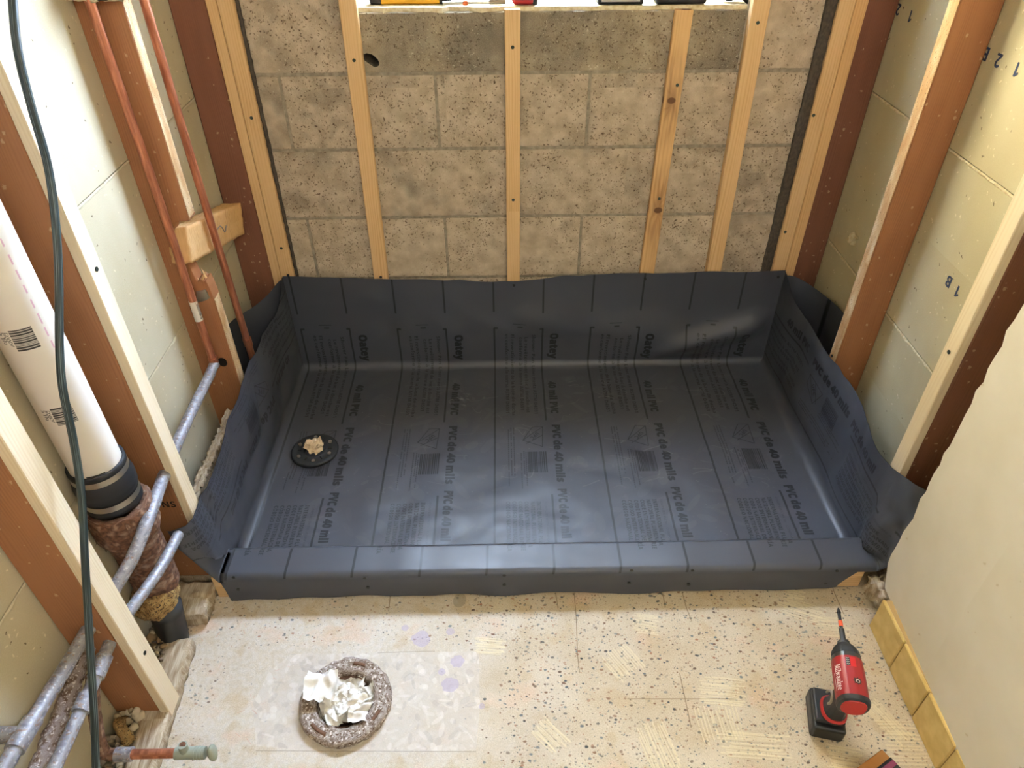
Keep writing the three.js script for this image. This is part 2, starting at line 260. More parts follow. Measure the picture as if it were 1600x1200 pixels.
  const s = new THREE.Shape([[FX0, -.3], [FX1, -.3], [FX1, ZF + .1], [FX0, ZF + .1]].map((q) => new THREE.Vector2(...q)));
  const hole = new THREE.Path(); hole.absarc(FLANGE[0], FLANGE[1], .058, 0, Math.PI * 2, true); s.holes.push(hole);
  const g = new THREE.ExtrudeGeometry(s, { depth: .12, bevelEnabled: false, curveSegments: 40 }); g.rotateX(Math.PI / 2);   // shape y becomes z, the slab goes down
  const p = g.attributes.position, uv = g.attributes.uv; for (let i = 0; i < p.count; i++) uv.setXY(i, p.getX(i), -p.getZ(i));
  structure('floor', g, M.floor);
}
structure('ceiling', slab(FX0, FX1, CEIL, CEIL + .1, -.3, ZF + .1), M.whitePaint);
structure('wall_front', slab(FX0, FX1, 0, CEIL, ZF, ZF + .1), M.whitePaint);

// back wall: mortar bed with recessed joints, one mesh per concrete block, a window opening above the sill
{
  const wall = structure('wall_back');
  const bits = [[-.705, WIN.x0, 0, CEIL], [WIN.x1, .9, 0, CEIL], [WIN.x0, WIN.x1, 0, WIN.y0 - .006], [WIN.x0, WIN.x1, WIN.y1, CEIL]];
  const hole = (() => { const q = P(578, 93, 'z', 0); return q; })();
  const ev = new Evaluator(); ev.useGroups = false; ev.attributes = ['position', 'normal', 'uv'];
  const cutter = () => { const g = new THREE.IcosahedronGeometry(1, 1); const p = g.attributes.position; for (let i = 0; i < p.count; i++) { const k = 1 + .35 * n3(p.getX(i) * 2, p.getY(i) * 2, p.getZ(i) * 2); p.setXYZ(i, p.getX(i) * k, p.getY(i) * k, p.getZ(i) * k); } g.scale(.026, .011, .09); g.rotateZ(-.55); g.computeVertexNormals(); const b = new Brush(g); b.position.copy(hole); b.updateMatrixWorld(); return b; };
  bits.forEach(([x0, x1, y0, y1], i) => { let g = slab(x0, x1, y0, y1, -.2, -.003); if (i === 2) { const b = new Brush(g); b.updateMatrixWorld(); g = ev.evaluate(b, cutter(), SUBTRACTION).geometry; } part(wall, 'mortar_bed', g, M.mortar); });
  const beds = [-.075, .128, .331, .534, .737, .935, 1.138, 1.341, 1.544, 1.747, 1.95, 2.153, 2.356, 2.44];
  for (let r = 0; r < beds.length - 1; r++) {
    const y0 = Math.max(beds[r] + .0045, .002), y1 = beds[r + 1] - .0045;
    const x00 = r % 2 ? -.37 - .406 : -.573 - .406;     // half bond
    for (let k = 0; k < 6; k++) {
      let a = Math.max(x00 + k * .4045 + .004, -.703), b = Math.min(x00 + (k + 1) * .4045 - .004, .898);
      if (b - a < .03) continue;
      let segs = [[a, b, y0, y1]];
      if (y1 > WIN.y0 && y0 < WIN.y1) {                  // cut round the opening
        segs = [];
        if (a < WIN.x0) segs.push([a, Math.min(b, WIN.x0), y0, y1]);
        if (b > WIN.x1) segs.push([Math.max(a, WIN.x1), b, y0, y1]);
        const m0 = Math.max(a, WIN.x0), m1 = Math.min(b, WIN.x1);
        if (m1 - m0 > .02) { if (y0 < WIN.y0 - .01) segs.push([m0, m1, y0, WIN.y0 - .006]); if (y1 > WIN.y1 + .01) segs.push([m0, m1, WIN.y1, y1]); }
      }
      for (const [p0, p1, q0, q1] of segs) {
        if (p1 - p0 < .02 || q1 - q0 < .015) continue;
        const top = r === 5 && p1 > WIN.x0 + .02 && p0 < WIN.x1 - .02;
        const mat = top ? M.blockSoot : (rnd() < .3 || (r === 4 && p0 < -.5)) ? M.blockGrey : M.block;
        let g = slab(p0, p1, q0, q1, -.05, rr(-.0008, .0008), .002, [rr(0, .8), rr(0, .8)]);
        if (hole.x > p0 - .03 && hole.x < p1 + .03 && hole.y > q0 && hole.y < q1 && top) { const br = new Brush(g); br.updateMatrixWorld(); g = ev.evaluate(br, cutter(), SUBTRACTION).geometry; }
        part(wall, 'concrete_block', g, mat);
      }
    }
  }
  // sill: crumbly bedding along the front edge of the opening
  const sill = new THREE.Shape(); const fr = []; for (let i = 0; i <= 60; i++) { const x = lerp(WIN.x0, WIN.x1, i / 60); fr.push([x, -.002 - .012 * (fbm(x * 14, 3) + .25 + (Math.abs(x + .1) < .03 ? .5 : 0))]); }
  sill.moveTo(WIN.x0, -.2); sill.lineTo(WIN.x1, -.2); for (const q of fr.reverse()) sill.lineTo(...q); sill.closePath();
  const sg = new THREE.ExtrudeGeometry(sill, { depth: .012, bevelEnabled: false }); sg.rotateX(Math.PI / 2); sg.translate(0, WIN.y0 + .004, 0);
  part(wall, 'sill_bedding', planarUV(sg), M.plaster, 'pale crumbling mortar along the window sill');
  // the corners behind the end studs
  part(wall, 'mortar_bed', slab(FX0, -.705, 0, CEIL, -.2, -.06), M.mortar); part(wall, 'mortar_bed', slab(.9, FX1, 0, CEIL, -.2, -.06), M.mortar);
  // window
  const win = structure('window_1');
  const fz0 = -.17, fz1 = -.12, mid = (WIN.x0 + WIN.x1) / 2, t = .04;
  for (const [x0, x1, y0, y1] of [[WIN.x0, WIN.x0 + t, WIN.y0, WIN.y1], [WIN.x1 - t, WIN.x1, WIN.y0, WIN.y1], [WIN.x0 + t, WIN.x1 - t, WIN.y0, WIN.y0 + t], [WIN.x0 + t, WIN.x1 - t, WIN.y1 - t, WIN.y1], [mid - .02, mid + .02, WIN.y0 + t, WIN.y1 - t]]) part(win, 'window_frame', slab(x0, x1, y0, y1, fz0, fz1, .004), M.whitePaint);
  for (const [x0, x1] of [[WIN.x0 + t, mid - .02], [mid + .02, WIN.x1 - t]]) { const g = new THREE.PlaneGeometry(x1 - x0, WIN.y1 - WIN.y0 - 2 * t); g.translate((x0 + x1) / 2, (WIN.y0 + WIN.y1) / 2, -.145); part(win, 'window_pane', g, M.glass); }
}
// house next door, added unseen to block sky and warm the light
{
  const h = structure('added_neighbour_house'); h.position.set(-3.4, 0, -3.2);
  part(h, 'wall', slab(-3, 2.9, -.3, 5.2, -1.5, 0), std({ color: 0xd6c6a4, roughness: .95 }));
  part(h, 'roof', new THREE.ConeGeometry(4.2, 1.6, 4).rotateY(Math.PI / 4).scale(1, 1, .4).translate(-.05, 6.0, -.75), std({ color: 0x7a4c38, roughness: .9 }));
  structure('ground', slab(-12, 12, -.4, -.2, -14, -.25), std({ color: 0x8a8a70, roughness: 1 }));
}
// side walls: sheathing boards behind the studs
for (const [side, x0, x1, mat] of [['left', XSL - .02, XSL, M.boardLeft], ['right', XSR, XSR + .02, M.boardRight]]) {
  const w = structure('wall_' + side), js = side === 'left' ? [0, .468, .884, 1.31, 1.735, 2.16, CEIL] : [0, .441, .875, 1.305, 1.73, 2.16, CEIL];
  part(w, 'wall_backing', slab(side === 'left' ? FX0 : XSR + .02, side === 'left' ? XSL - .02 : FX1, 0, CEIL, -.3, ZF), M.mortar);
  for (let i = 0; i < js.length - 1; i++) part(w, 'sheathing_board', slab(x0, x1, js[i] + .0015, js[i + 1] - .0015, -.058, ZF, .0015, [rr(0, 1), rr(0, 1)]), mat);
  // ragged plaster squeezed out of the joints
  for (let i = 1; i < 4; i++) {
    const y = js[i], s = side === 'left' ? 1 : -1, x = side === 'left' ? XSL : XSR;
    const g = sheet(260, 3, (a, b) => { const z = lerp(-.05, 1.6, a), wdt = .0035 + .004 * Math.max(0, fbm(z * 20 + i * 7, i)), q = Math.sin(b * Math.PI); return [V(x + s * q * (.0012 + .0035 * Math.max(0, n2(z * 26, i * 3) + .25)), y + lerp(-wdt, wdt * .5, b) - .001, z), z, b * .02]; }, .0004);
    part(w, 'joint_plaster', g, side === 'left' ? M.boardLeft : M.plaster);
  }
}
// painted board on the right, broken off in a ragged edge, over a tile skirting
{
  const xf = (z) => lerp(.851, .829, (z - 1.0) / .38);     // the wall runs a little out of square
  const xa = xf(1), xb = xf(ZF), pts = [];
  for (let i = 0; i <= 90; i++) { const y = lerp(.092, CEIL, i / 90); pts.push([.966 + .034 * smooth(.16, .07, y) + .008 * fbm(y * 12, 2) + .004 * n2(y * 70, 5), y]); }
  const s = new THREE.Shape(); s.moveTo(ZF, .092); s.lineTo(ZF, CEIL); for (const q of pts.slice().reverse()) s.lineTo(...q); s.closePath();
  const g = new THREE.ExtrudeGeometry(s, { depth: .013, bevelEnabled: false });
  const p = g.attributes.position; for (let i = 0; i < p.count; i++) { const z = p.getX(i), y = p.getY(i), d = p.getZ(i); p.setXYZ(i, xf(z) + d, y, z); }
  g.computeVertexNormals();
  const w = structure('wall_right_board', planarUV(g), M.paint);
  const s2 = new THREE.Shape(); s2.moveTo(ZF, .03); s2.lineTo(ZF, CEIL); for (const q of pts.slice().reverse()) s2.lineTo(q[0] + .006 + .004 * n2(q[1] * 60, 9), Math.max(q[1], .03)); s2.closePath();
  const g2 = new THREE.ExtrudeGeometry(s2, { depth: .02, bevelEnabled: false }), p2 = g2.attributes.position; for (let i = 0; i < p2.count; i++) { const z = p2.getX(i), y = p2.getY(i), d = p2.getZ(i); p2.setXYZ(i, xf(z) + .0135 + d, y, z); }
  g2.computeVertexNormals(); part(w, 'plaster_core', planarUV(g2), M.gypsum);
  const b = structure('baseboard_right');
  const bd = slab(-.006, .012, 0, .098, 0, ZF - 1.03, .001); bd.translate(.838, 0, 1.03); part(b, 'tile_bedding', bd, M.grout);
  for (let i = 0; i < 15; i++) { const z0 = 1.028 + i * .1075; const t = cbox(.008, .1, .105, .0025, [rr(0, .3), rr(0, .3)]); t.translate(.828 + .004, .051, z0 + .0535); part(b, 'skirting_tile', t, M.tile); }
}

// ---------------------------------------------------------------- studs and furring
const stdY = CEIL;
function stud(label, x0, x1, z0, z1, mat, y0 = .038, y1 = stdY) { const t = thing('wall_stud', label, 'stud', [(x0 + x1) / 2, y0, (z0 + z1) / 2]); const g = cbox(x1 - x0, y1 - y0, z1 - z0, .0025, [rr(.05, .3), 0]); g.translate(0, (y1 - y0) / 2, 0); part(t, 'timber', g, mat); return t; }
const lathStrip = (t, s, w) => part(t, 'scored_face', cbox(.0018, stdY - .06, w, .0006, [rr(0, .1), rr(0, .3)]).translate(s * .0452, stdY / 2 - .02, 0), M.lathFace, 'pale scored face with plaster left on it');
stud('dark reddish stud in the corner left of the block wall', XSL + .001, XL, -.022, .017, M.redwood);
stud('dark reddish stud in the corner right of the block wall', XR, XSR - .001, -.048, -.01, M.redwood);
{ // notched stud on the left
  const t = thing('wall_stud', 'brown stud with a jagged notch beside the copper pipes', 'stud', [-.755, .038, .424]);
  const s = new THREE.Shape([[-.044, 0], [.045, 0], [.045, .505], [.043, .53], [.040, .548], [.034, .545], [.028, .552], [.018, .545], [.014, .57], [.010, .60], [.0, .62], [-.006, .655], [-.004, .672], [.006, .690], [.012, .702], [.045, .706], [.045, stdY - .038], [-.044, stdY - .038]].map((q) => new THREE.Vector2(...q)));
  const g = new THREE.ExtrudeGeometry(s, { depth: .037, bevelEnabled: true, bevelSize: .001, bevelThickness: .001, bevelSegments: 1 }); g.translate(0, 0, -.0185); part(t, 'timber', planarUV(g, [.2, 0]), M.fir);
  part(t, 'scored_face', cbox(.0018, 1.6, .034, .0006, [.02, .1]).translate(.0462, .71 + .8, 0), M.lathFace, 'pale scored face with plaster left on it');
  part(t, 'scored_face', cbox(.0018, .47, .034, .0006, [.02, .3]).translate(.0462, .26, 0), M.lathFace, 'pale scored face with plaster left on it');
  const sp = []; for (let i = 0; i < 7; i++) { const h = rr(.015, .04), gg = new THREE.ConeGeometry(rr(.003, .006), h, 4); gg.rotateZ(rr(-.6, .6)); gg.translate(rr(.0, .038), .553 + rr(-.004, .01), rr(-.014, .014)); sp.push(gg); } part(t, 'splinters', mergeGeometries(sp), M.pine);
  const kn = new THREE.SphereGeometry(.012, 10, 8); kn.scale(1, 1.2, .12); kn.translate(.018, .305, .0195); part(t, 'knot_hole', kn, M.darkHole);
  const br = new THREE.Shape([[-.012, .015], [.012, .02], [.016, -.004], [.0, -.012], [-.02, -.016]].map((q) => new THREE.Vector2(...q))); const bg = new THREE.ExtrudeGeometry(br, { depth: .0015, bevelEnabled: false }); bg.translate(.022, .505, .0195); part(t, 'pipe_strap', bg, M.steel, 'bent grey metal pipe strap');
}
const r2 = stud('orange brown stud between the two right sheathing bays', XR, XSR - .001, .366, .404, M.fir); lathStrip(r2, -1, .036);
const l3 = stud('brown stud behind the white furring left of the liner', XSL + .001, XL, .852, .89, M.fir);
const l4 = stud('brown stud pierced by the galvanised pipes', XSL + .001, XL, 1.182, 1.22, M.fir);
const r3 = stud('brown stud beside the ragged painted wall edge', .905, XSR - .001, .798, .836, M.redwood);
stud('brown stud hidden behind the painted wall board', .905, XSR - .001, 1.20, 1.238, M.redwood);
stud('brown stud nearest the front wall on the pipe side', XSL + .001, XL, 1.6, 1.638, M.fir);
// printed stamp on the stud
const font = await new FontLoader().loadAsync('fonts/droid/droid_sans_bold.typeface.json');
function flatText(str, size) { const g = new TextGeometry(str, { font, size, depth: .0004, curveSegments: 3, bevelEnabled: false }); g.computeBoundingBox(); g.translate(-g.boundingBox.max.x / 2, -size / 2, 0); return g; }
M.ink = std({ color: 0x2a2018, roughness: .9 }); M.inkBlue = std({ color: 0x34405e, roughness: .9 });
{ const q = P(258, 788, 'z', .8904); const m = part(l3, 'stamp', flatText('SNS', .018), M.ink, 'dark printed stamp'); m.position.set(q.x, q.y, q.z).sub(l3.position); }
{ const w = scene.getObjectByName('wall_right'); for (const [ch, y, z] of [['2', 1.075, -.005], ['1', 1.073, .065], ['B', 1.072, .405], ['2', 1.071, .452], ['1', 1.071, .519], ['B', .64, .581], ['1', .638, .622]]) { const g = flatText(ch, .026); const m = part(w, 'printed_mark', g, M.inkBlue); m.matrixAutoUpdate = true; m.quaternion.setFromRotationMatrix(new THREE.Matrix4().makeBasis(V(0, 0, -1), V(0, -1, 0), V(-1, 0, 0))); m.position.set(XSR - .0002, y, z); } }
function screwHead(parent, x, y, z, nrm = 'z', r = .0045) { const g = new THREE.CylinderGeometry(r, r * .8, .0025, 12); if (nrm === 'z') g.rotateX(Math.PI / 2); else g.rotateZ(Math.PI / 2 * (nrm === '-x' ? 1 : -1)); g.translate(x, y, z); part(parent, 'screw', g, M.screw); }
function furring(label, x0, x1, z0, z1, y0, y1, mat, screws, lean = 0, nrm = 'z', off = [rr(.05, .3), 0]) {
  const t = thing('furring_strip', label, 'furring strip', [(x0 + x1) / 2, y0, (z0 + z1) / 2]);
  const g = cbox(x1 - x0, y1 - y0, z1 - z0, .0015, off); g.translate(0, (y1 - y0) / 2, 0); part(t, 'strip', g, mat);
  for (const [dx, y] of screws) if (nrm === 'z') screwHead(t, dx - (x0 + x1) / 2, y - y0, (z1 - z0) / 2 + .0005); else screwHead(t, (nrm === 'x' ? 1 : -1) * ((x1 - x0) / 2 + .0003), y - y0, dx - (z0 + z1) / 2, nrm);
  t.rotation.z = lean; return t;
}
furring('pale pine strip on the block wall between sill end and notched stud', -.402, -.359, .0012, .02, .03, CEIL, M.pine, [[-.381, .975], [-.381, 1.4]], -.012);
furring('short pine strip under the middle of the sill', .0125, .0515, .0012, .02, .03, 1.088, M.pine, [[.032, 1.002], [.032, .595]]);
furring('short pine strip with two dark knots below the sill', .419, .463, .0012, .02, .03, 1.083, M.pineKnot, [[.449, .907], [.445, .594]], -.013, 'z', [.2, 1.0]);
furring('thick pine strip beside the right end of the sill',   .632, .676, .0012, .027, .03, CEIL, M.pine, [[.652, 1.055], [.652, 1.6]], .014);
furring('pale double strip in the left corner of the block wall', -.681, -.642, .0012, .02, .03, CEIL, M.pine, [[-.661, .834], [-.661, .45]]);
furring('narrow pine filler beside the dark left corner stud', -.709, -.6825, .0012, .019, .03, CEIL, M.pine, []);
furring('pale pine strip in the right corner of the block wall', .832, .872, .0012, .02, .03, CEIL, M.pine, [[.838 + .0, .826], [.842, .484]]);
furring('narrow pine filler beside the dark right corner stud', .8735, .9035, .0012, .019, .03, CEIL, M.pineKnot, []);
M.tar = std({ map: dataTex(256, 1024, (u, v) => mix3([92, 82, 70], [62, 55, 48], clamp(.5 + .8 * fbm(u * 90, v * 60), 0, 1)), [.2, .8]), roughness: 1 });
single('sealant_strip', lumps(new THREE.BoxGeometry(.026, 2.38, .012, 3, 200, 2), .0016, 40).translate(.818, 1.22, .006), M.tar, 'dark crusty sealant strip beside the right corner strip', 'sealant');
single('sealant_strip', lumps(new THREE.BoxGeometry(.008, 2.38, .008, 2, 200, 2), .0016, 60).translate(-.637, 1.22, .004), M.tar, 'thin dark sealant line beside the left corner strip', 'sealant');
furring('white lit furring strip ending at the liner corner', -.709, -.69, .852, .892, .045, CEIL, M.litPine, [[.872, .86], [.872, 1.5]], 0, 'x');
furring('pale furring strip ending on the dirty floor plate', -.709, -.69, 1.178, 1.222, .018, CEIL, M.litPine, [[1.2, .22], [1.2, .9]], 0, 'x');
furring('yellow pine furring strip beside the ragged painted edge', .885, .904, .797, .837, .045, CEIL, M.litPine, [[.817, .62], [.817, 1.3]], 0, '-x');
// blocking piece across the notch
{ const t = thing('blocking', 'rough pine block nailed across the notched stud bay', 'wood block', [-.752, .64, .232]); const g = lumps(new THREE.BoxGeometry(.046, .083, .375, 6, 10, 40), .002, 55); part(t, 'block', g, M.pineKnot); t.rotation.x = -.28; t.position.set(-.752, .628, .262);
  const b = tube([[.024, .0, .02], [.03, .012, .0], [.028, -.008, -.03], [.026, .004, -.05]], .0012, 20, 5); part(t, 'loose_fibres', b, M.galv); }
{ const t = thing('blocking', 'plaster crusted block atop the notched stud bay', 'wood block', [-.755, 1.205, .424]); part(t, 'block', lumps(new THREE.BoxGeometry(.12, .03, .08, 14, 5, 10), .004, 40).translate(.005, .005, .01), M.plaster);
  part(t, 'clip', cbox(.022, .016, .014, .003).translate(.03, -.0, .055), M.blackPlastic, 'black plastic pipe clip'); }

// ---------------------------------------------------------------- floor plates along the left wall
function rough(name, label, cat, w, h, d, pos, rot, mat, amp = .003) { const g = lumps(new THREE.BoxGeometry(w, h, d, 6, 4, 24), amp, 45); const m = single(name, g, mat, label, cat); m.position.set(...pos); m.rotation.y = rot; return m; }
rough('floor_plate', 'dirty whitish floor plate under the pale furring strip', 'floor plate', .055, .036, .36, [-.718, .018, 1.235], .06, M.dirtyWood);
rough('floor_plate', 'broken stained plate end beside the curb', 'floor plate', .095, .04, .09, [-.74, .02, .952], .0, M.dirtyWood, .005);
rough('floor_plate', 'covered floor plate behind the liner wall', 'floor plate', .085, .036, .83, [-.757, .018, .47], 0, M.dirtyWood);
rough('floor_plate', 'floor plate under the right studs', 'floor plate', .085, .036, 1.0, [.951, .018, .5], 0, M.dirtyWood);
rough('plaster_lump', 'small white plaster lump stuck on the right sheathing', 'plaster', .012, .03, .022, [.988, .52, .14], 0, M.plaster, .005);
rough('plaster_lump', 'crumbly plaster left at the right end of the curb', 'plaster', .05, .05, .12, [.885, .026, .99], .1, M.dirtyWood, .008);
{ const g = lumps(new THREE.BoxGeometry(.022, .03, .36, 5, 5, 60), .006, 70); single('plaster_ridge', g, M.dirtyWood, 'broken plaster ridge behind the left liner rim', 'plaster').position.set(-.735, .20, .665); }

// ---------------------------------------------------------------- curb of stacked lumber
{
  const t = thing('shower_curb', 'stacked pine curb boards under the liner edge', 'curb', [.078, 0, .882]);
  for (let i = 0; i < 2; i++) { const g = cbox(.086, 1.535, .037, .002, [.1 + i * .05, 0]); g.rotateZ(Math.PI / 2); g.rotateX(Math.PI / 2); g.translate(0, .0195 + i * .0378, 0); part(t, 'curb_board', g, M.pine); }
}

// ---------------------------------------------------------------- shower pan liner
const SU0 = -1.1, SV0 = -.42, SS = 2040 / 2.4, SW = 2040, SH = Math.round(1.62 * SS);
{
  const c = canvas(SW, SH, (g, w, h) => {
    g.fillStyle = '#484b54'; g.fillRect(0, 0, w, h);
    const X = (u) => (u - SU0) * SS, Y = (v) => (v - SV0) * SS, ink = '#17191e';
    const bar = (u, v0, v1, t = .0055) => { g.fillRect(X(u) - t * SS / 2, Y(v0), t * SS, (v1 - v0) * SS); };
    const txt = (s, u, v0, cap, len, bold = true, al = .9) => { g.save(); g.globalAlpha = al; g.translate(X(u), Y(v0)); g.rotate(Math.PI / 2); g.font = (bold ? 'bold ' : '') + (cap * SS / .72).toFixed(1) + 'px sans-serif'; const k = len ? len * SS / g.measureText(s).width : 1; g.scale(k, 1); g.fillText(s, 0, cap * SS / 2); if (cap > .02) { g.lineWidth = 2.2; g.strokeStyle = ink; g.strokeText(s, 0, cap * SS / 2); } g.restore(); };
    const p = .311;
    for (let k = -4; k <= 4; k++) {
      const u = -.031 + k * p; g.fillStyle = ink; g.globalAlpha = .82;
      bar(u, -.11, .845); bar(u + .156, -.11, .318);
      for (const q of [0, .156]) { bar(u + q, -.34, -.166); bar(u + q, .905, .99); }
      bar(u + .156, .62, .845);
      g.globalAlpha = .75; g.fillRect(X(u + .06), Y(-.125), 34, 2); g.fillRect(X(u + .075), Y(-.115), 14, 4); g.fillRect(X(u + .0), Y(-.112), 10, 6); g.fillRect(X(u + .146), Y(-.112), 10, 6);
      txt('Shower Pan Liner meets ASTM D4551', u + .128, -.08, .0098, .37);
      txt('Le revêtement de bac à douche est', u + .103, -.07, .0098, .35); txt('conforme à la norme ASTM D4551', u + .085, -.07, .0098, .34);
      txt('El revestimiento de la base de ducha', u + .058, -.085, .0098, .38); txt('es conforme a la norma ASTM D4551', u + .04, -.085, .0098, .37);
      txt('Oatey', u + .195, -.085, .026, .105, true, 1);
      txt('40 mil PVC', u + .185, .13, .0225, .155); txt('PVC de 40 mils', u + .185, .335, .0225, .24); txt('PVC de 40 mil', u + .185, .6, .0225, .175);
      for (const [du, v0, L] of [[.04, .35, .235], [.048, .35, .2], [.056, .35, .2], [.076, .45, .15], [.084, .45, .09], [.09, .455, .13]]) { g.globalAlpha = .6; g.fillStyle = ink; for (let q = 0; q < L; q += .008) if (rnd() < .9) g.fillRect(X(u + du) - 1, Y(v0 + q), 2.4, .0064 * SS); }
      g.globalAlpha = .85; g.strokeStyle = ink; g.lineWidth = 1.6; const cxp = X(u + .118), cyp = Y(.39); g.beginPath(); g.moveTo(cxp - 4, cyp - 36); g.lineTo(cxp + 22, cyp - 36); g.lineTo(cxp + 18, cyp + 38); g.lineTo(cxp - 30, cyp + 14); g.closePath(); g.stroke(); g.beginPath(); g.moveTo(cxp - 30, cyp + 14); g.lineTo(cxp + 22, cyp - 36); g.moveTo(cxp - 22, cyp + 26); g.lineTo(cxp + 20, cyp - 4); g.stroke();
      g.save(); g.translate(cxp, cyp); g.rotate(2.3); g.font = 'bold 15px sans-serif'; g.fillStyle = ink; g.fillText('UPC', -16, 6); g.restore();
      g.globalAlpha = .9; g.fillStyle = ink; for (let q = 0; q < 46; q += 0) { const bw = 1 + Math.floor(rnd() * 3); g.fillRect(X(u + .095) + q, Y(.455), bw, .083 * SS); q += bw + 1 + Math.floor(rnd() * 2); }
      const L = ['COMPLIES WITH · CONFORME AU · CONFORME A', 'INTERNATIONAL PLUMBING CODE', 'NATIONAL PLUMBING CODE OF CANADA', 'CODE INTERNATIONAL DE LA PLOMBERIE', 'CODE NATIONAL DE LA PLOMBERIE', 'CÓDIGO INTERNACIONAL DE PLOMERÍA', 'CÓDIGO NACIONAL DE PLOMERÍA'];
      L.forEach((s, i) => txt(s, u + .138 - i * .0165 - (i ? .002 : 0), .645, i ? .0105 : .006, [.26, .235, .27, .28, .25, .28, .24][i], i > 0, i ? .88 : .6));
    }
    // scuffs and dried splashes, where feet and mortar left them
    g.globalAlpha = 1;
    for (let i = 0; i < 300; i++) { const x = X(rr(-.55, .8)), y = Y(rr(.1, .82)); g.globalAlpha = rr(.015, .06); g.fillStyle = '#b9b4a4'; g.beginPath(); g.ellipse(x, y, rr(3, 36), rr(2, 14), rr(0, 3), 0, 7); g.fill(); }
    for (let i = 0; i < 90; i++) { const x = X(rr(-.4, .75)), y = Y(rr(.12, .6)); g.globalAlpha = rr(.05, .17); g.strokeStyle = '#c9c2b0'; g.lineWidth = rr(1, 3.4); g.beginPath(); g.moveTo(x, y); g.bezierCurveTo(x + rr(-25, 25), y + rr(-20, 20), x + rr(-30, 40), y + rr(-20, 20), x + rr(-50, 50), y + rr(-24, 24)); g.stroke(); }
    for (const [u, v, r] of [[-.14, .2, .04]]) for (let k = 0; k < 40; k++) { const a = rr(0, 6.3), q = rr(0, r); g.globalAlpha = .16; g.fillStyle = '#a8a8a4'; g.save(); g.translate(X(u + q * Math.cos(a)), Y(v + q * Math.sin(a))); g.rotate(.6); g.fillRect(0, 0, 9, 4); g.restore(); }
    for (let i = 0; i < 700; i++) { g.globalAlpha = rr(.1, .5); g.fillStyle = rnd() < .85 ? '#9b968a' : '#e4ddcc'; const q = rr(.5, 1.8); g.fillRect(X(rr(-.65, .85)), Y(rr(.06, .83)), q, q); }
    g.globalAlpha = 1;
  });
  const t = canvasTex(c);
  const rm = dataTex(512, 512, (u, v) => { const k = 108 + 34 * fbm(u * 3, v * 3, 4) + 8 * n2(u * 40, v * 40); return [0, clamp(k, 80, 150), 0]; }, [1, 1], false);
  M.liner = new THREE.MeshPhysicalMaterial({ map: t, roughness: 1, roughnessMap: rm, side: THREE.DoubleSide });
}
const luv = (u, v) => [(u - SU0) * SS / SW, 1 - (v - SV0) * SS / SH];
const FY = .012;                                          // liner floor over the mortar bed
const rimBack = (x) => .352 + .012 * smooth(-.45, -.68, x) - .016 * Math.exp(-((x - .0) ** 2) / .05) + .008 * smooth(.1, .2, x) + .003 * n2(x * 9, 1);
const rimLeft = (z) => lerp(.36, .285, smooth(.03, .17, z)) + .012 * Math.exp(-((z - .42) ** 2) / .012) - .014 * smooth(.5, .7, z) + .003 * n2(z * 12, 5);
const rimRight = (z) => lerp(.358, .298, smooth(.03, .2, z)) + .0 * z + .05 * smooth(.78, .95, z) - .006 * smooth(.5, .75, z) + .003 * n2(z * 12, 8);
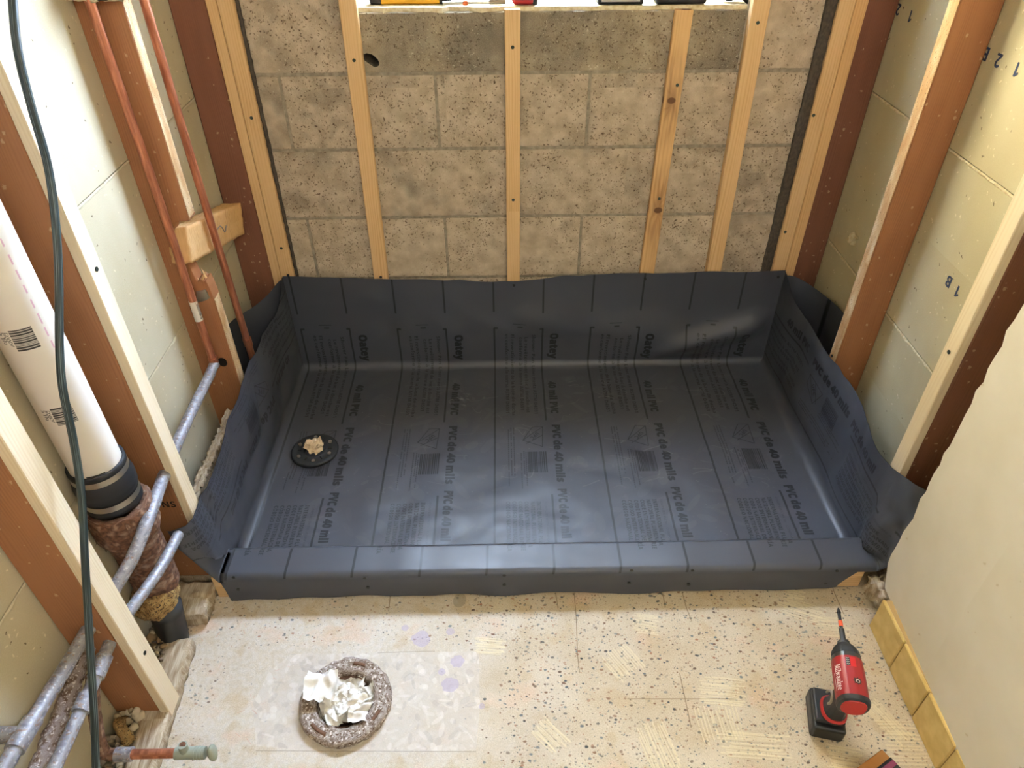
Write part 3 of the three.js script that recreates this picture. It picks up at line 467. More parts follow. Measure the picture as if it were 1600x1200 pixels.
function linerGeo() {
  const rc = .026, arc = rc * Math.PI / 2, xl = -.672, xr = .868, zb = .036, zc = .836;   // inner wall lines
  const nW = 26, nC = 7, nFx = 90, nFz = 64;
  const U = [], VV = [];
  for (let i = 0; i <= nW; i++) U.push({ k: 'L', t: 1 - i / nW });
  for (let i = 1; i < nC; i++) U.push({ k: 'lc', t: 1 - i / nC });
  for (let i = 0; i <= nFx; i++) U.push({ k: 'f', t: i / nFx });
  for (let i = 1; i < nC; i++) U.push({ k: 'rc', t: i / nC });
  for (let i = 0; i <= nW; i++) U.push({ k: 'R', t: i / nW });
  for (let i = 0; i <= nW; i++) VV.push({ k: 'B', t: 1 - i / nW });
  for (let i = 1; i < nC; i++) VV.push({ k: 'bc', t: 1 - i / nC });
  for (let i = 0; i <= nFz; i++) VV.push({ k: 'f', t: i / nFz });
  // over the curb: points of its section after the floor
  const cr = .013, H = .082, sec = [];
  for (let i = 1; i <= 4; i++) { const a = i / 4 * Math.PI / 2; sec.push([zc - cr + cr * Math.sin(a), FY + cr - cr * Math.cos(a)]); }
  for (let i = 1; i <= 4; i++) sec.push([zc, lerp(FY + cr, H - cr, i / 4)]);
  for (let i = 1; i <= 5; i++) { const a = i / 5 * Math.PI / 2; sec.push([zc + cr - cr * Math.cos(a), H - cr + cr * Math.sin(a)]); }
  for (let i = 1; i <= 6; i++) sec.push([lerp(zc + cr, .930 - cr * 1.3, i / 6), H]);
  for (let i = 1; i <= 6; i++) { const a = i / 6 * Math.PI / 2; sec.push([.930 - cr * 1.3 + cr * 1.3 * Math.sin(a), H - cr * 1.3 + cr * 1.3 * Math.cos(a)]); }
  for (let i = 1; i <= 10; i++) sec.push([.930 + .003 * Math.sin(i / 10 * 3), 'h' + i]);
  let pz = zc - cr, py = FY, s = 0;
  sec.forEach((q, i) => { const y = typeof q[1] === 'string' ? null : q[1]; if (y !== null) { s += Math.hypot(q[0] - pz, y - py); pz = q[0]; py = y; } else s += .0062; VV.push({ k: 'c', t: (i + 1) / sec.length, z: q[0], y: q[1], s }); });
  const hem = (x) => .006 + .004 * n2(x * 6, 11) + .007 * Math.max(0, n2(x * 3.2, 31)) + .008 * smooth(.74, .84, x) ;
  const zf1 = zc - cr, zf0 = zb + rc, xf0 = xl + rc, xf1 = xr - rc;
  return sheet(U.length - 1, VV.length - 1, (_a, _b, i, j) => {
    const a = U[i], b = VV[j];
    // depth first
    let z, yz = FY, v, onFront = 0;
    if (b.k === 'f') { z = lerp(zf0, zf1, b.t); v = z; }
    else if (b.k === 'bc') { const g = b.t * Math.PI / 2; z = zf0 - rc * Math.sin(g); yz = FY + rc - rc * Math.cos(g); v = zf0 - b.t * arc; }
    else if (b.k === 'B') { z = zb; v = zf0 - arc; }
    else { z = b.z; v = zf1 + b.s; yz = typeof b.y === 'string' ? 0 : b.y; onFront = b.t; }
    let x, yx = FY, u;
    const side = a.k === 'L' || a.k === 'lc' ? -1 : a.k === 'R' || a.k === 'rc' ? 1 : 0;
    const wallLine = (s) => (s < 0 ? xl : xr);
    if (a.k === 'f') { x = lerp(xf0, xf1, a.t); u = x; }
    else if (a.k === 'lc' || a.k === 'rc') { const g = a.t * Math.PI / 2; x = (side < 0 ? xf0 : xf1) + side * rc * Math.sin(g); yx = FY + rc - rc * Math.cos(g); u = (side < 0 ? xf0 : xf1) + side * a.t * arc; }
    else { x = wallLine(side); u = (side < 0 ? xf0 : xf1) + side * arc; }
    // straight parts of the walls up to their rims
    const zr = b.k === 'B' ? zb : z;
    if (a.k === 'L' || a.k === 'R') { const h = (side < 0 ? rimLeft(zr) : rimRight(zr)) - FY - rc; yx = FY + rc + a.t * h; u += side * a.t * h; }
    if (b.k === 'B') { const xx = clamp(x, xl, xr), h = rimBack(xx) - FY - rc; yz = FY + rc + b.t * h; v -= b.t * h; }
    let y = Math.max(yx, yz);
    if (b.k === 'c' && typeof b.y === 'string') { const q = +b.y.slice(1) / 10; const h = hem(x); yz = lerp(H - cr * 1.3, h, q); y = yz; z = .930 + .004 * q + .003 * q * n2(x * 7, 3) + .005 * smooth(.4, 1, q) * Math.max(0, n2(x * 4, 17)); }
    const hw = clamp((y - FY) / .3, 0, 1);
    if (side && b.k !== 'c') {                                      // side walls lean outward and billow between the studs
      const lean = (side < 0 ? lerp(.024, .008, smooth(.6, .8, z)) : lerp(.03, .006, smooth(.55, .76, z))) * smooth(.05, .3, z) * hw, n = .014 * n3(z * 3 + side * 3, y * 3, 2) + .002 * n3(z * 8, y * 7, side * 5);
      const bay = side < 0 ? .014 * Math.exp(-((z - .22) ** 2) / .01) : .012 * Math.exp(-((z - .55) ** 2) / .01);
      const amt = smooth(0, .12, z - zb) * smooth(.0, .25, hw);
      if (a.k === 'L' || a.k === 'R') x += side * (lean + bay * hw * amt) - side * Math.abs(n) * amt * .9;
    }
    if (side && b.k === 'c' && (a.k === 'L' || a.k === 'R')) {      // flaps past the curb
      const q = b.t;
      if (side < 0) {
        const plan = [[-.688, .836], [-.684, .87], [-.684, .905], [-.694, .925], [-.722, .938], [-.748, .934], [-.765, .912]], f = q * (plan.length - 1), k = Math.min(Math.floor(f), plan.length - 2), m = f - k;
        x = lerp(plan[k][0], plan[k + 1][0], m); z = lerp(plan[k][1], plan[k + 1][1], m); const top = rimLeft(.83) - .006 - .012 * q, low = lerp(.075, .215, smooth(.0, .9, q)); y = lerp(low, top, a.t);
        x += (1 - a.t) * .018 * (1 - q);
        v = zf1 + q * .16; u = xf0 - arc - (y - FY);
      } else {
        z = lerp(.836, .985, q); const top = rimRight(z), low = lerp(.082, .105, q) + .006 * n2(q * 9, 4); y = lerp(low, top, a.t);
        x = lerp(.858 + .016 * q, .876 + .022 * smooth(.3, 1, q), smooth(0, .9, a.t)) - .010 * Math.sin(q * 7 + a.t * 2) * (1 - a.t) + .006 * n3(z * 18, y * 14, 3) * (1 - a.t * .6);
        v = zf1 + q * .16; u = xf1 + arc + (y - FY);
      }
    }
    if (b.k === 'B') { const n = .014 * n3(x * 2.2, y * 5, 7) + .006 * n3(x * 6 + y * 4, y * 6, 12); z += Math.max(0, n + .004) * smooth(0, .12, (y - FY)) * smooth(0, .08, Math.min(x - xl, xr - x)) * (1 - .75 * smooth(.28, .35, y)); if (x > .45) z += .03 * smooth(.4, .7, x) * smooth(.868, .8, x) * Math.exp(-((y - .1 - (x - .6) * .3) ** 2) / .002); }
    if (!side && b.k !== 'c') { if (b.k === 'f') y += .0025 * n2(x * 5, z * 5) + .0012 * n2(x * 16, z * 16) - .006 * Math.exp(-((x + .556) ** 2 + (z - .434) ** 2) / .02); }
    if (b.k === 'c' && !side) { const e = smooth(.5, 1, b.t); x = lerp(x, -.668 + (x - xf0) / (xf1 - xf0) * (.835 - .03 * e + .668), smooth(.1, .4, b.t)); if (typeof b.y === 'string') { const q = +b.y.slice(1) / 10; x += .014 * q * smooth(-.6, -.67, x) - .022 * q * smooth(.74, .81, x); } y += (typeof b.y === 'string' ? 0 : .0015 * n2(x * 6, 2)); }
    return [V(x, y, z), ...luv(u, v)];
  }, .0012, (i, j) => VV[j + 1].k === 'c' && typeof VV[j + 1].y === 'string' && (U[i].k !== 'f' || U[i + 1].k !== 'f'));
}
{
  const ear = (pts, h0, h1) => sheet(30, 10, (a, b) => { const c = new THREE.CatmullRomCurve3(pts.map((q) => V(q[0], 0, q[1]))), p = c.getPoint(a); return [V(p.x, lerp(h0(a) - .2, h0(a), b), p.z), ...luv(-.9 + a * .2, -.35 + b * .1)]; });
  const earL = ear([[-.676, .045], [-.70, .09], [-.74, .13], [-.785, .2], [-.792, .27], [-.765, .33], [-.74, .36]], (a) => lerp(.355, .315, smooth(0, .4, a)) - .0 * a);
  const earR = ear([[.872, .045], [.905, .05], [.945, .09], [.978, .17], [.985, .25], [.97, .31], [.955, .33]], (a) => lerp(.35, .325, smooth(0, .5, a)));
  const L = thing('pan_liner', 'dark blue grey printed vinyl shower pan liner draped over the curb', 'pan liner', [0, 0, 0]);
  part(L, 'vinyl_sheet', mergeGeometries([linerGeo(), earL, earR]), M.liner);
  const nail = (p, ax) => { const g = new THREE.CylinderGeometry(.0042, .0042, .002, 10); if (ax === 'z') g.rotateX(Math.PI / 2); if (ax === 'x') g.rotateZ(Math.PI / 2); g.translate(p.x, p.y, p.z); part(L, 'nail', g, M.blackPlastic); };
  for (const [px, py] of [[365, 902], [372, 921], [570, 903], [575, 918], [788, 899], [788, 914], [987, 891], [983, 911], [1082, 891], [1076, 913], [1308, 892], [1290, 912]]) nail(P(px, py, 'z', .9335), 'z');
  for (const [px, py] of [[595, 433], [803, 446], [1008, 436], [1216, 433], [450, 430]]) nail(P(px, py, 'z', .041), 'z');
  for (const [px, py] of [[1300, 556]]) nail(P(px, py, 'x', .893), 'x');
}
// shower drain
function crumple(n, size, hgt, mat, spread, s0) {
  const out = []; for (let k = 0; k < n; k++) { const w = size * rr(.7, 1.3), g = new THREE.PlaneGeometry(w, w * rr(.6, 1), 14, 12), p = g.attributes.position, o = rr(0, 50) + s0; for (let i = 0; i < p.count; i++) { const x = p.getX(i), y = p.getY(i), f = 1 / size; p.setZ(i, size * .2 * n2(x * f * 1.7 + o, y * f * 1.7) + size * .07 * Math.abs(n2(x * f * 4 + o, y * f * 4)) + Math.abs(x) * .3 + size * .02 * n2(x * f * 9 + o, y * f * 9)); p.setX(i, x * (1 - .25 * Math.abs(y) / w)); }
    const q = g; q.computeVertexNormals(); q.rotateX(-Math.PI / 2 + rr(-.45, .45)); q.rotateY(rr(0, 6.3)); q.translate(rr(-spread, spread), rr(0, hgt), rr(-spread, spread)); out.push(q); }
  return mergeGeometries(out);
}
{
  const d = thing('shower_drain', 'black round shower drain ring with bolts in the liner', 'drain', [-.556, .006, .434]);
  const pr = [[.028, .0], [.028, .010], [.034, .0115], [.036, .009], [.050, .008], [.052, .0105], [.064, .0105], [.0675, .008], [.068, 0], [.028, 0]].map((q) => new THREE.Vector2(...q));
  part(d, 'clamp_ring', new THREE.LatheGeometry(pr, 48), M.darkPlastic);
  part(d, 'throat', new THREE.CylinderGeometry(.028, .028, .012, 32, 1, true).translate(0, .002, 0), M.blackPlastic);
  for (let k = 0; k < 6; k++) { const a = k / 6 * 6.283 + .4, g = new THREE.CylinderGeometry(.0055, .0055, .005, 6); g.translate(.050 * Math.cos(a), .0115, .050 * Math.sin(a)); part(d, 'bolt', g, M.steel, 'small bright bolt head'); }
  for (let k = 0; k < 6; k++) { const a = k / 6 * 6.283 + .95, g = cbox(.012, .004, .003, .0008); g.rotateY(-a); g.translate(.043 * Math.cos(a), .0105, .043 * Math.sin(a)); part(d, 'rib', g, M.blackPlastic); }
  single('crumpled_paper', crumple(9, .036, .014, null, .012, 3), M.paperTan, 'cream paper wad stuffed into the shower drain', 'paper').position.set(-.556, .016, .434);
}

// ---------------------------------------------------------------- closet flange on the floor
{
  const f = thing('closet_flange', 'corroded grey iron closet flange ring on the cement patch', 'flange', [FLANGE[0], 0, FLANGE[1]]);
  M.flange = std({ map: dataTex(256, 256, (u, v) => { let c = mix3([186, 176, 168], [120, 104, 92], clamp(.5 + 1.2 * fbm(u * 60, v * 60), 0, 1)); if (n2(u * 150, v * 150) > .55) c = [92, 66, 48]; if (n2(u * 110 + 9, v * 110) > .55) c = [222, 214, 208]; return c; }, [.3, .3]), roughness: .95 });
  const pr = [[.056, -.09], [.058, .004], [.060, .015], [.068, .018], [.088, .019], [.094, .016], [.096, .010], [.094, 0]].map((q) => new THREE.Vector2(...q));
  const g = new THREE.LatheGeometry(pr, 72); const p = g.attributes.position; for (let i = 0; i < p.count; i++) { const x = p.getX(i), y = p.getY(i), z = p.getZ(i), k = 1 + .025 * n3(x * 40, y * 40, z * 40); p.setXYZ(i, x * k, y + (y > .008 ? .0025 * n3(x * 60, 3, z * 60) : 0), z * k); } g.computeVertexNormals();
  part(f, 'ring', planarUV(g), M.flange);
  for (const [a0, len] of [[1.9, .5], [-1.5, .35], [.35, .3], [3.6, .25]]) { const q = []; for (let i = 0; i <= 10; i++) { const a = a0 + len * i / 10; q.push([.079 * Math.cos(a), .0185, .079 * Math.sin(a)]); } part(f, 'bolt_slot', tube(q, .0042, 16, 6), M.rust, 'rusty bolt slot'); }
  part(f, 'throat_rust', new THREE.CylinderGeometry(.0555, .0555, .08, 40, 1, true).translate(0, -.03, 0), M.rust);
  part(f, 'bottom', new THREE.CircleGeometry(.056, 32).rotateX(-Math.PI / 2).translate(0, -.07, 0), M.rust);
  const w = single('crumpled_paper', crumple(22, .052, .02, null, .034, 20), M.paper, 'white paper wad stuffed into the closet flange', 'paper'); w.position.set(FLANGE[0] + .004, -.008, FLANGE[1]);
  const s = single('torn_paper', (() => { const g2 = crumple(1, .06, .001, null, .001, 41); return g2; })(), M.paper, 'torn white paper scrap leaning on the flange rim', 'paper'); s.position.set(FLANGE[0] - .05, .03, FLANGE[1] - .02);
}

// ---------------------------------------------------------------- pipes on the left
{
  const px = -.752, pz = 1.005, r = .0445;
  M.pvc = std({ roughness: .35, map: canvasTex(canvas(512, 2048, (g, w, h) => { g.fillStyle = '#eeeae2'; g.fillRect(0, 0, w, h); g.fillStyle = '#333'; for (const cy of [700, 1200, 1640, 1800, 1965]) { g.save(); g.translate(150, cy); for (let q = 0; q < 38;) { const b = 1 + Math.floor(rnd() * 3); g.fillRect(0, q, 58, b); q += b + 1.5; } g.font = '13px sans-serif'; for (const [k, s] of [[0, '3 IN'], [1, 'PVC'], [2, 'DWV']]) { g.save(); g.translate(-26 + k * 9 - 4, 2); g.rotate(Math.PI / 2); g.fillText(s, 0, 0); g.restore(); } g.restore(); } g.globalAlpha = .55; g.fillStyle = '#d08cb0'; for (let y = 300; y < 1700; y += 26) g.fillRect(236, y, 5, 10 + rnd() * 10); })) });
  const t = thing('drain_stack', 'white plastic drain pipe in a black rubber coupling', 'drain pipe', [px, .44, pz]);
  part(t, 'pipe', new THREE.CylinderGeometry(r, r, CEIL - .46, 48).rotateY(-1.74).translate(0, (CEIL - .46) / 2 + .02, 0), M.pvc);
  const pr = [[.0455, .098], [.050, .098], [.0505, .09], [.049, .088], [.049, .072], [.0515, .068], [.054, .055], [.054, .045], [.0525, .042], [.0535, .038], [.0525, .03], [.049, .026], [.049, .006], [.051, .002], [.0505, -.006], [.044, -.006]].map((q) => new THREE.Vector2(...q));
  const cp = part(t, 'coupling', new THREE.LatheGeometry(pr, 48), M.rubber, 'black ribbed rubber coupling');
  for (const y of [.08, .016]) part(cp, 'clamp_band', new THREE.CylinderGeometry(.0505, .0505, .013, 48, 1, true).translate(0, y, 0), M.steel, 'shiny steel clamp band');
  const hub = thing('iron_hub', 'rusty cast iron hub below the rubber coupling', 'pipe hub', [px, .29, pz]);
  const hp = [[.045, -.12], [.047, 0], [.049, .04], [.058, .06], [.061, .07], [.061, .125], [.059, .135], [.054, .138], [.044, .134]].map((q) => new THREE.Vector2(...q));
  part(hub, 'bell', lumps(new THREE.LatheGeometry(hp, 60), .0025, 60), M.rust);
  const arm = thing('iron_fitting', 'ochre crusted pipe collar on the black stub', 'pipe fitting', [-.752, .128, 1.022]);
  const ap = [[.030, .0], [.040, .0], [.047, .006], [.049, .03], [.045, .04], [.040, .05], [.028, .056], [.0, .057]].map((q) => new THREE.Vector2(...q));
  part(arm, 'collar', lumps(new THREE.LatheGeometry(ap, 48), .003, 55), M.ochre); arm.rotation.z = .22; arm.rotation.x = .2;
  const st = thing('pipe_stub', 'short black pipe stub standing on the floor beneath the elbow', 'pipe stub', [-.755, 0, 1.035]);
  part(st, 'pipe', lumps(new THREE.CylinderGeometry(.034, .03, .13, 36, 6).translate(0, .065, 0), .0012, 40), M.darkPlastic); st.rotation.z = -.12;
}
function copperLine(label, pts, extra) { const t = thing('copper_pipe', label, 'copper pipe'); part(t, 'pipe', pipe(pts, .0095, { seg: 40 }), M.copper); extra(t); return t; }
copperLine('copper pipe with a white barcode sticker on the notched stud', [[-.757, CEIL, .466], [-.757, 1.2, .466], [-.750, .75, .466], [-.750, .54, .466], [-.748, .35, .466]], (t) => {
  const a = P(297, 470, 'z', .466), b = P(307, 500, 'z', .466); const g = ring([-.7505, a.y, .466], [-.750, b.y, .466], .0099, 24, true);
  const lb = canvasTex(canvas(256, 256, (c, w, h) => { c.fillStyle = '#efe9df'; c.fillRect(0, 0, w, h); c.fillStyle = '#222'; for (let o = 0; o < 2; o++) for (let q = 30; q < 220;) { const k = 3 + Math.floor(rnd() * 8); c.fillRect(30 + o * 128, q, 60, k); q += k + 4 + rnd() * 6; } }));
  part(t, 'sticker', g, std({ map: lb, roughness: .6 }), 'white barcode sticker');
  part(t, 'solder_joint', ring([-.748, .375, .466], [-.748, .345, .466], .0118), M.copper); });
copperLine('copper pipe dropping behind the liner near the corner', [[-.715, CEIL, .335], [-.715, 1.17, .334], [-.715, .76, .326], [-.715, .42, .314], [-.716, .2, .302]], (t) => part(t, 'solder_joint', ring([-.7155, .325, .3085], [-.7155, .30, .307], .0118), M.copper));
function galvLine(label, pts, r, mat, fits, opt) { const t = thing('water_pipe', label, 'water pipe'); part(t, 'pipe', pipe(pts, r, opt ?? { seg: 80, lump: .0007 }), mat); for (const [a, b, k] of fits) part(t, 'fitting', ring(a, b, k), mat); return t; }
galvLine('long galvanised pipe passing through both left studs', [[-.748, .355, .466], [-.747, .352, .52], [-.743, .356, .66], [-.742, .352, .76], [-.714, .384, .89], [-.690, .402, 1.03], [-.700, .377, 1.105], [-.743, .334, 1.215], [-.755, .328, 1.3], [-.757, .346, 1.443], [-.757, .37, 1.65]], .0125, M.galv, [[[-.757, .338, 1.385], [-.757, .345, 1.435], .0155], [[-.757, .342, 1.41], [-.80, .342, 1.41], .013]]);
galvLine('corroded flaking pipe beside the long galvanised one', [[-.766, .285, 1.12], [-.768, .274, 1.19], [-.768, .252, 1.40], [-.768, .235, 1.65]], .0135, M.corroded, [], { seg: 120, lump: .004, freq: 70 });
galvLine('galvanised pipe with a tee above the floor valve', [[-.700, .262, .95], [-.698, .28, 1.06], [-.722, .287, 1.2], [-.722, .283, 1.308], [-.722, .281, 1.427], [-.722, .278, 1.65]], .0115, M.galv, [[[-.722, .286, 1.245], [-.722, .284, 1.285], .0145], [[-.722, .283, 1.315], [-.722, .2825, 1.345], .0145]]);
{
  const t = thing('stop_valve', 'copper stub with a verdigris stop valve sticking out over the floor', 'valve');
  const y = .1, z = 1.333;
  part(t, 'riser', pipe([[-.735, .275, 1.275], [-.748, .2, 1.3], [-.752, .13, 1.325], [-.748, .103, z], [-.73, y, z]], .011, { seg: 30, lump: .0006 }), M.rust);
  part(t, 'elbow_collar', ring([-.73, y, z], [-.70, y, z], .013), M.galv);
  part(t, 'copper_stub', ring([-.705, y, z], [-.615, y, z], .0088), M.copper);
  M.verdigris = std({ color: 0xa8b2a4, roughness: .55, metalness: .4 });
  part(t, 'valve_body', mergeGeometries([ring([-.62, y, z], [-.565, y, z], .0112), ring([-.602, y, z], [-.602, y + .024, z - .004], .0085)]), M.verdigris);
  part(t, 'outlet_bore', ring([-.602, y + .0235, z - .004], [-.602, y + .0245, z - .004], .006), M.rust);
  for (const q of [-.584, -.578, -.572]) part(t, 'thread', ring([q - .0012, y, z], [q + .0012, y, z], .0122), M.verdigris);
  part(t, 'handle', lumps(new THREE.SphereGeometry(.017, 16, 12).scale(.45, 1.25, .75), .001, 60).translate(-.552, y, z), M.verdigris, 'oval greenish valve handle');
}
{ const q = [[20, -60], [20, 0], [28, 80], [50, 170], [75, 260], [88, 360], [92, 440], [93, 540], [97, 600], [115, 690], [127, 770], [133, 880], [140, 1000], [147, 1120], [152, 1260]].map(([x, y]) => P(x, y, 'x', -.66)); single('power_cord', tube(q, .0058, 120, 10), M.cable, 'dark green cord hanging in front of the left studs', 'cord'); }
// stones and rubbish in the bay under the valve
{
  const st = new THREE.InstancedMesh(lumps(new THREE.IcosahedronGeometry(.009, 1), .002, 90), std({ roughness: .9 }), 420); st.name = 'gravel'; const m = new THREE.Matrix4(), q = new THREE.Quaternion(), e = new THREE.Euler(), c = new THREE.Color();
  for (let i = 0; i < 420; i++) { e.set(rr(0, 6), rr(0, 6), rr(0, 6)); q.setFromEuler(e); const k = rr(.5, 1.25); m.compose(V(rr(-.795, -.748), rr(.004, .05), rr(.98, 1.6)), q, V(k, k * .7, k)); st.setMatrixAt(i, m); c.set(['#b9a888', '#8f8272', '#6f6458', '#cfc2a8', '#a88f6c'][Math.floor(rnd() * 5)]); st.setColorAt(i, c); }
  scene.add(st); tag(st, 'loose gravel filling the bottom of the stud bay', 'gravel'); st.userData.kind = 'stuff';
  const k = single('pipe_scrap', pipe([[-.778, .05, 1.235], [-.776, .07, 1.25], [-.765, .082, 1.262], [-.752, .078, 1.275], [-.746, .06, 1.282]], .011, { seg: 30, lump: .0015 }), M.ochre, 'curled beige pipe scrap lying in the gravel', 'pipe scrap'); k.position.set(0, -.02, .0);
  const c2 = thing('metal_cap', 'small grey metal cap lying on the gravel', 'cap', [-.757, .03, 1.30]); part(c2, 'rim', new THREE.TorusGeometry(.011, .002, 8, 24).rotateX(1.2), M.steel); part(c2, 'cup', new THREE.SphereGeometry(.010, 16, 8, 0, 6.3, 1.57, 1.57).rotateX(-.3), M.galv);
}

// ---------------------------------------------------------------- impact driver
{
  const t = thing('impact_driver', 'red and black cordless impact driver standing on its battery', 'impact driver', [.65, 0, 1.245]);
  t.rotation.y = -Math.atan2(.051, .214) ;                           // local -z is where the bit points
  const loft = (secs, n = 36) => { const pos = [], idx = []; secs.forEach(([c, rx, ry, e = 2, tilt = 0]) => { for (let i = 0; i < n; i++) { const a = i / n * 6.2832, co = Math.cos(a), si = Math.sin(a); const X = rx * Math.sign(co) * Math.pow(Math.abs(co), 2 / e), Y = ry * Math.sign(si) * Math.pow(Math.abs(si), 2 / e); pos.push(...c(X, Y)); } }); for (let s = 0; s < secs.length - 1; s++) for (let i = 0; i < n; i++) { const a = s * n + i, b = s * n + (i + 1) % n; idx.push(a, b, a + n, b, b + n, a + n); } const f = pos.length / 3; for (const [o, flip] of [[0, 1], [(secs.length - 1) * n, 0]]) { let cx0 = 0, cy0 = 0, cz0 = 0; for (let i = 0; i < n; i++) { cx0 += pos[3 * (o + i)] / n; cy0 += pos[3 * (o + i) + 1] / n; cz0 += pos[3 * (o + i) + 2] / n; } const k = pos.length / 3; pos.push(cx0, cy0, cz0); for (let i = 0; i < n; i++) flip ? idx.push(k, o + (i + 1) % n, o + i) : idx.push(k, o + i, o + (i + 1) % n); } const g = new THREE.BufferGeometry(); g.setAttribute('position', new THREE.Float32BufferAttribute(pos, 3)); g.setIndex(idx); return toCreasedNormals(g, .7); };
  M.red = std({ color: 0x931a1f, roughness: .4 }); M.redTrim = std({ color: 0xb02a28, roughness: .5 }); M.gear = std({ color: 0x4a4d4c, roughness: .35, metalness: .6 });
  const bat = part(t, 'battery', new RoundedBoxGeometry(.064, .040, .088, 3, .007).translate(-.005, .0205, .0), M.blackPlastic);
  part(bat, 'lid', new RoundedBoxGeometry(.058, .014, .07, 3, .005).translate(-.005, .044, -.004), M.darkPlastic);
  part(bat, 'side_label', cbox(.001, .012, .06, .0003).translate(-.0373, .024, 0), std({ color: 0x55585a, roughness: .5 }));
  part(t, 'grip', loft([[(x, y) => [x + .0, .048, y + .006], .026, .030, 2.6], [(x, y) => [x + .002, .07, y + .008], .019, .024, 2.3], [(x, y) => [x + .003, .098, y + .010], .0175, .023, 2.2], [(x, y) => [x + .004, .125, y + .012], .0185, .027, 2.2], [(x, y) => [x + .004, .14, y + .01], .02, .03, 2.2]]), M.darkPlastic);
  part(t, 'grip_band', loft([[(x, y) => [x + .001, .056, y + .007], .0255, .030, 2.5], [(x, y) => [x + .002, .062, y + .0075], .0232, .0275, 2.4]]), M.redTrim, 'red ring round the grip');
  part(t, 'trigger', new RoundedBoxGeometry(.014, .028, .014, 2, .004).translate(.003, .122, -.02), M.redTrim);
  const ax = (z) => (x, y) => [.004 + x, .158 + y, z], R = .0285;
  part(t, 'motor_housing', loft([[ax(.05), R * .82, R * .86, 2.4], [ax(.047), R * .96, R * .98, 2.4], [ax(.036), R, R * 1.02, 2.3], [ax(-.01), R, R, 2.3], [ax(-.036), R * .98, R * .97, 2.2]]), M.red);
  part(t, 'rear_cap', loft([[ax(.0555), R * .84, R * .88, 2.4], [ax(.0535), R * .98, R * 1.0, 2.4], [ax(.050), R * 1.03, R * 1.05, 2.4], [ax(.045), R * 1.03, R * 1.05, 2.4]]), M.darkPlastic);
  part(t, 'rear_badge', loft([[ax(.0575), R * .74, R * .78, 2.4], [ax(.0545), R * .82, R * .86, 2.4]]), M.redTrim);
  part(t, 'gear_case', loft([[ax(-.035), R * .97, R * .97, 2.1], [ax(-.05), R * .94, R * .94], [ax(-.062), R * .8, R * .8], [ax(-.070), R * .62, R * .62], [ax(-.072), R * .5, R * .5]]), M.gear, 'grey metal gear case');
  part(t, 'nose_boot', loft([[ax(-.046), R * .97, R * .97], [ax(-.056), R * .92, R * .92], [ax(-.066), R * .74, R * .74], [ax(-.0735), R * .52, R * .52]]), M.darkPlastic);
  part(t, 'collet', loft([[ax(-.07), .0115, .0115], [ax(-.082), .0115, .0115], [ax(-.0835), .009, .009]]), M.blackPlastic);
  const bit = part(t, 'driver_bit', loft([[ax(-.083), .0058, .0058], [ax(-.112), .0052, .0052], [ax(-.113), .0034, .0034], [ax(-.15), .0034, .0034], [ax(-.151), .0045, .0045], [ax(-.158), .0028, .0028], [ax(-.163), .0012, .0012]], 12), M.blackPlastic);
  part(bit, 'colour_band', loft([[ax(-.118), .0042, .0042], [ax(-.131), .0042, .0042]], 12), std({ color: 0xe2572a, roughness: .5 }), 'orange band');
  part(t, 'belt_clip', tube([[-.018, .10, -.006], [-.026, .112, .006], [-.027, .132, .014], [-.026, .14, .024], [-.026, .13, .034], [-.025, .108, .028]], .0026, 24, 6), M.steel, 'steel belt clip');
  // printed lettering and badges, wrapped on the housing
  const decal = (a0, a1, z0, z1, tex) => { const g = new THREE.BufferGeometry(), pos = [], uv = [], idx = [], n = 14; for (let i = 0; i <= n; i++) for (let j = 0; j <= 1; j++) { const a = lerp(a0, a1, i / n), co = Math.cos(a), si = Math.sin(a), e = 2.3, r = R * 1.022, X = r * Math.sign(co) * Math.pow(Math.abs(co), 2 / e), Y = r * Math.sign(si) * Math.pow(Math.abs(si), 2 / e); pos.push(.004 + X, .158 + Y, lerp(z0, z1, j)); uv.push(j, i / n); } for (let i = 0; i < n; i++) { const a = 2 * i; idx.push(a, a + 1, a + 2, a + 1, a + 3, a + 2); } g.setAttribute('position', new THREE.Float32BufferAttribute(pos, 3)); g.setAttribute('uv', new THREE.Float32BufferAttribute(uv, 2)); g.setIndex(idx); g.computeVertexNormals(); part(t, 'printed_label', g, std({ map: tex, roughness: .45 })); };
  decal(Math.PI * .98, Math.PI * .70, -.02, .035, canvasTex(canvas(512, 140, (c, w, h) => { c.fillStyle = '#931a1f'; c.fillRect(0, 0, w, h); c.fillStyle = '#f0e8e4'; c.font = 'italic bold 104px serif'; c.save(); c.translate(10, 98); c.scale(490 / c.measureText('Milwaukee').width, 1); c.fillText('Milwaukee', 0, 0); c.restore(); c.fillRect(150, 118, 340, 7); })));
  decal(Math.PI * .62, Math.PI * .44, -.032, -.012, canvasTex(canvas(200, 180, (c, w, h) => { c.fillStyle = '#c01820'; c.fillRect(0, 0, w, h); c.fillStyle = '#26221f'; c.fillRect(10, 90, 180, 80); c.strokeStyle = '#d8d2c0'; c.lineWidth = 9; for (let k = 0; k < 4; k++) { c.beginPath(); c.moveTo(24 + k * 42, 104); c.lineTo(40 + k * 42, 130); c.lineTo(22 + k * 42, 156); c.stroke(); } })));
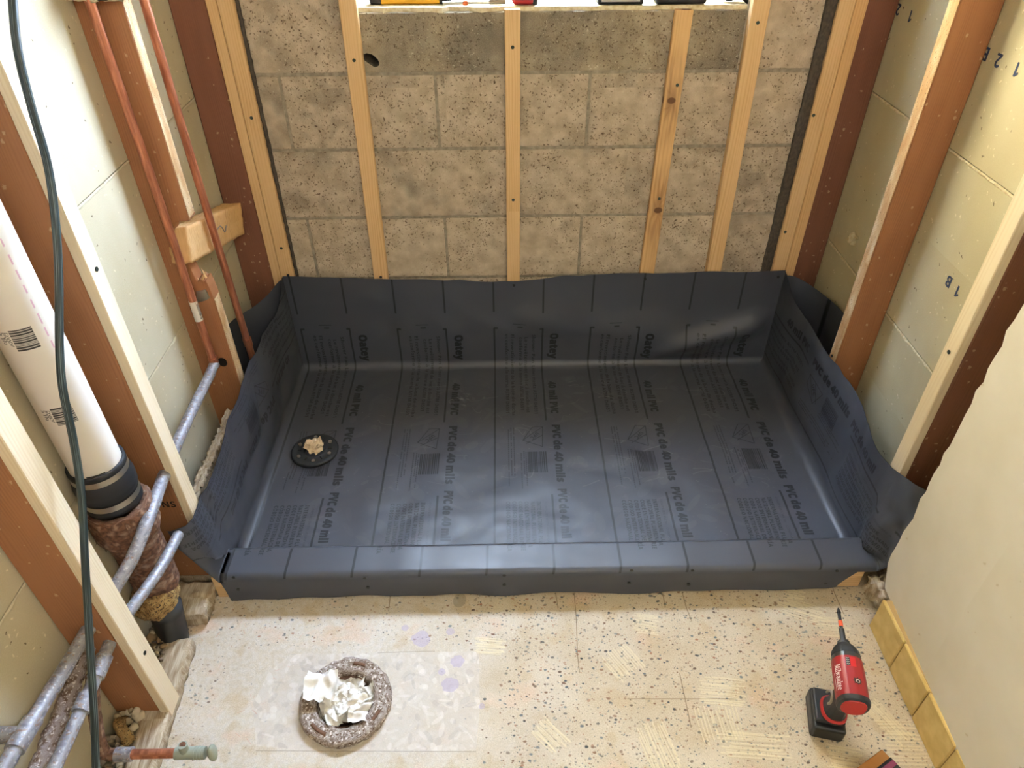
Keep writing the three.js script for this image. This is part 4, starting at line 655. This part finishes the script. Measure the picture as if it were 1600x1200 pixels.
  decal(Math.PI * .55, Math.PI * .36, .008, .026, canvasTex(canvas(160, 160, (c, w, h) => { c.fillStyle = '#931a1f'; c.fillRect(0, 0, w, h); c.translate(80, 80); c.fillStyle = '#2a2522'; c.beginPath(); for (let k = 0; k < 24; k++) { const a = k / 24 * 6.283, r = k % 3 ? 50 : 74; c.lineTo(r * Math.cos(a), r * Math.sin(a)); } c.closePath(); c.fill(); c.fillStyle = '#d9d4cc'; c.beginPath(); c.arc(0, 0, 32, 0, 7); c.fill(); c.fillStyle = '#2a2522'; c.beginPath(); c.arc(6, 0, 22, 0, 7); c.fill(); })));
}
// small carton at the frame's edge
{
  const t = thing('cardboard_box', 'small brown cardboard box with a black label near the driver', 'box', [.70, 0, 1.385]); t.rotation.y = .5;
  part(t, 'carton', cbox(.085, .05, .085, .0015).translate(0, .025, 0), std({ color: 0xa8743c, roughness: .85 }));
  part(t, 'label', cbox(.05, .0006, .06, .0002).translate(.018, .0503, .006), M.blackPlastic, 'black printed label');
  const st = part(t, 'label_stripe', cbox(.05, .0006, .01, .0002).translate(.018, .0508, -.014), std({ color: 0x8a3a5a, roughness: .6 }));
}

// ---------------------------------------------------------------- things on the window sill
{
  const y = WIN.y0 + .005;
  const lv = thing('spirit_level', 'yellow and black spirit level lying on the sill', 'level', [-.222, y, -.05]); part(lv, 'bar', cbox(.17, .045, .024, .003).translate(0, .0225, 0), std({ color: 0xe0a81c, roughness: .45 })); for (const s of [-1, 1]) part(lv, 'end_cap', cbox(.03, .047, .027, .003).translate(s * .086, .0235, 0), M.blackPlastic, 'black end cap'); part(lv, 'vial', new THREE.CylinderGeometry(.006, .006, .04, 16).rotateZ(Math.PI / 2).translate(0, .04, .006), std({ color: 0xbfe05a, roughness: .2 }));
  const ch = thing('putty_knife', 'silver bladed tool lying along the sill edge', 'hand tool', [-.07, y, -.022]); part(ch, 'shaft', ring([-.07, .005, 0], [.05, .006, -.002], .0042), M.steel); part(ch, 'handle', ring([.045, .008, -.002], [.085, .008, -.004], .0075), std({ color: 0x8a7c66, roughness: .5 })); part(ch, 'collar', ring([-.02, .0055, 0], [-.008, .0055, 0], .006), std({ color: 0xd0602a, roughness: .5 }), 'orange collar');
  const tp = thing('tape_measure', 'red and black tape measure on the sill above the middle strip', 'tape measure', [.061, y, -.03]); part(tp, 'case', new RoundedBoxGeometry(.06, .06, .035, 3, .01).translate(0, .0305, 0), M.red ?? M.redTrim); part(tp, 'front_plate', cbox(.03, .03, .002, .0008).translate(.004, .03, .0185), M.blackPlastic); part(tp, 'side_pad', new RoundedBoxGeometry(.012, .06, .037, 2, .004).translate(.028, .0302, 0), M.blackPlastic);
  const bx = thing('battery_pack', 'black box with a grey printed label on the sill', 'battery', [.30, y, -.045]); part(bx, 'case', new RoundedBoxGeometry(.115, .06, .07, 3, .005).translate(0, .0305, 0), M.blackPlastic);
  part(bx, 'label', new THREE.PlaneGeometry(.095, .05).translate(0, .032, .0355), std({ map: canvasTex(canvas(256, 128, (c, w, h) => { c.fillStyle = '#b8b8b4'; c.fillRect(0, 0, w, h); c.fillStyle = '#6a6a68'; for (let k = 0; k < 9; k++) c.fillRect(10, 8 + k * 13, 90 + ((k * 53) % 130), 5); })), roughness: .5 }), 'grey printed label');
  const b2 = thing('tool_battery', 'black battery with a red label and white print on the sill', 'battery', [.45, y, -.042]); part(b2, 'case', new RoundedBoxGeometry(.125, .07, .075, 3, .008).translate(0, .0355, 0), M.blackPlastic);
  part(b2, 'label', new THREE.PlaneGeometry(.1, .05).translate(-.004, .036, .038), std({ map: canvasTex(canvas(256, 128, (c, w, h) => { c.fillStyle = '#1c1c1e'; c.fillRect(0, 0, w, h); c.fillStyle = '#b01c22'; c.fillRect(0, 0, w, 70); c.fillStyle = '#eee'; c.fillRect(10, 84, 110, 8); c.fillRect(170, 76, 30, 24); c.fillRect(214, 80, 26, 18); c.fillRect(10, 104, 90, 6); })), roughness: .5 }), 'red and black printed label');
  const rl = thing('tape_roll', 'black round tape roll at the end of the sill', 'tape roll', [.578, y, -.04]); part(rl, 'roll', new THREE.TorusGeometry(.021, .011, 12, 28).translate(0, .0325, 0), M.rubber); part(rl, 'core', new THREE.CylinderGeometry(.013, .013, .02, 24, 1, true).rotateX(Math.PI / 2).translate(0, .0325, 0), M.paperTan);
}

// ---------------------------------------------------------------- added fill lamp behind the photographer
{
  const t = thing('fill_light_bar', 'long frosted bar added as unseen fill light behind the viewer', 'lamp', [.35, 2.1, ZF]);
  part(t, 'back_plate', cbox(.8, .14, .02, .004).translate(0, 0, -.01), M.steel);
  part(t, 'diffuser', new RoundedBoxGeometry(.76, .12, .06, 3, .02).translate(0, 0, -.05), std({ color: 0xfff2dc, emissive: new THREE.Color().setRGB(...LAMP.color), emissiveIntensity: 3, roughness: .5 }));
  const l = new THREE.RectAreaLight(new THREE.Color().setRGB(...LAMP.color), LAMP.power, .74, .11); l.position.set(0, 0, -.084); t.add(l);   // shines along -z, into the room
}

scene.traverse((o) => { if (o.isMesh) { o.castShadow = true; o.receiveShadow = true; } if (o.isLight && o.shadow) o.castShadow = true; });
renderer.render(scene, camera);
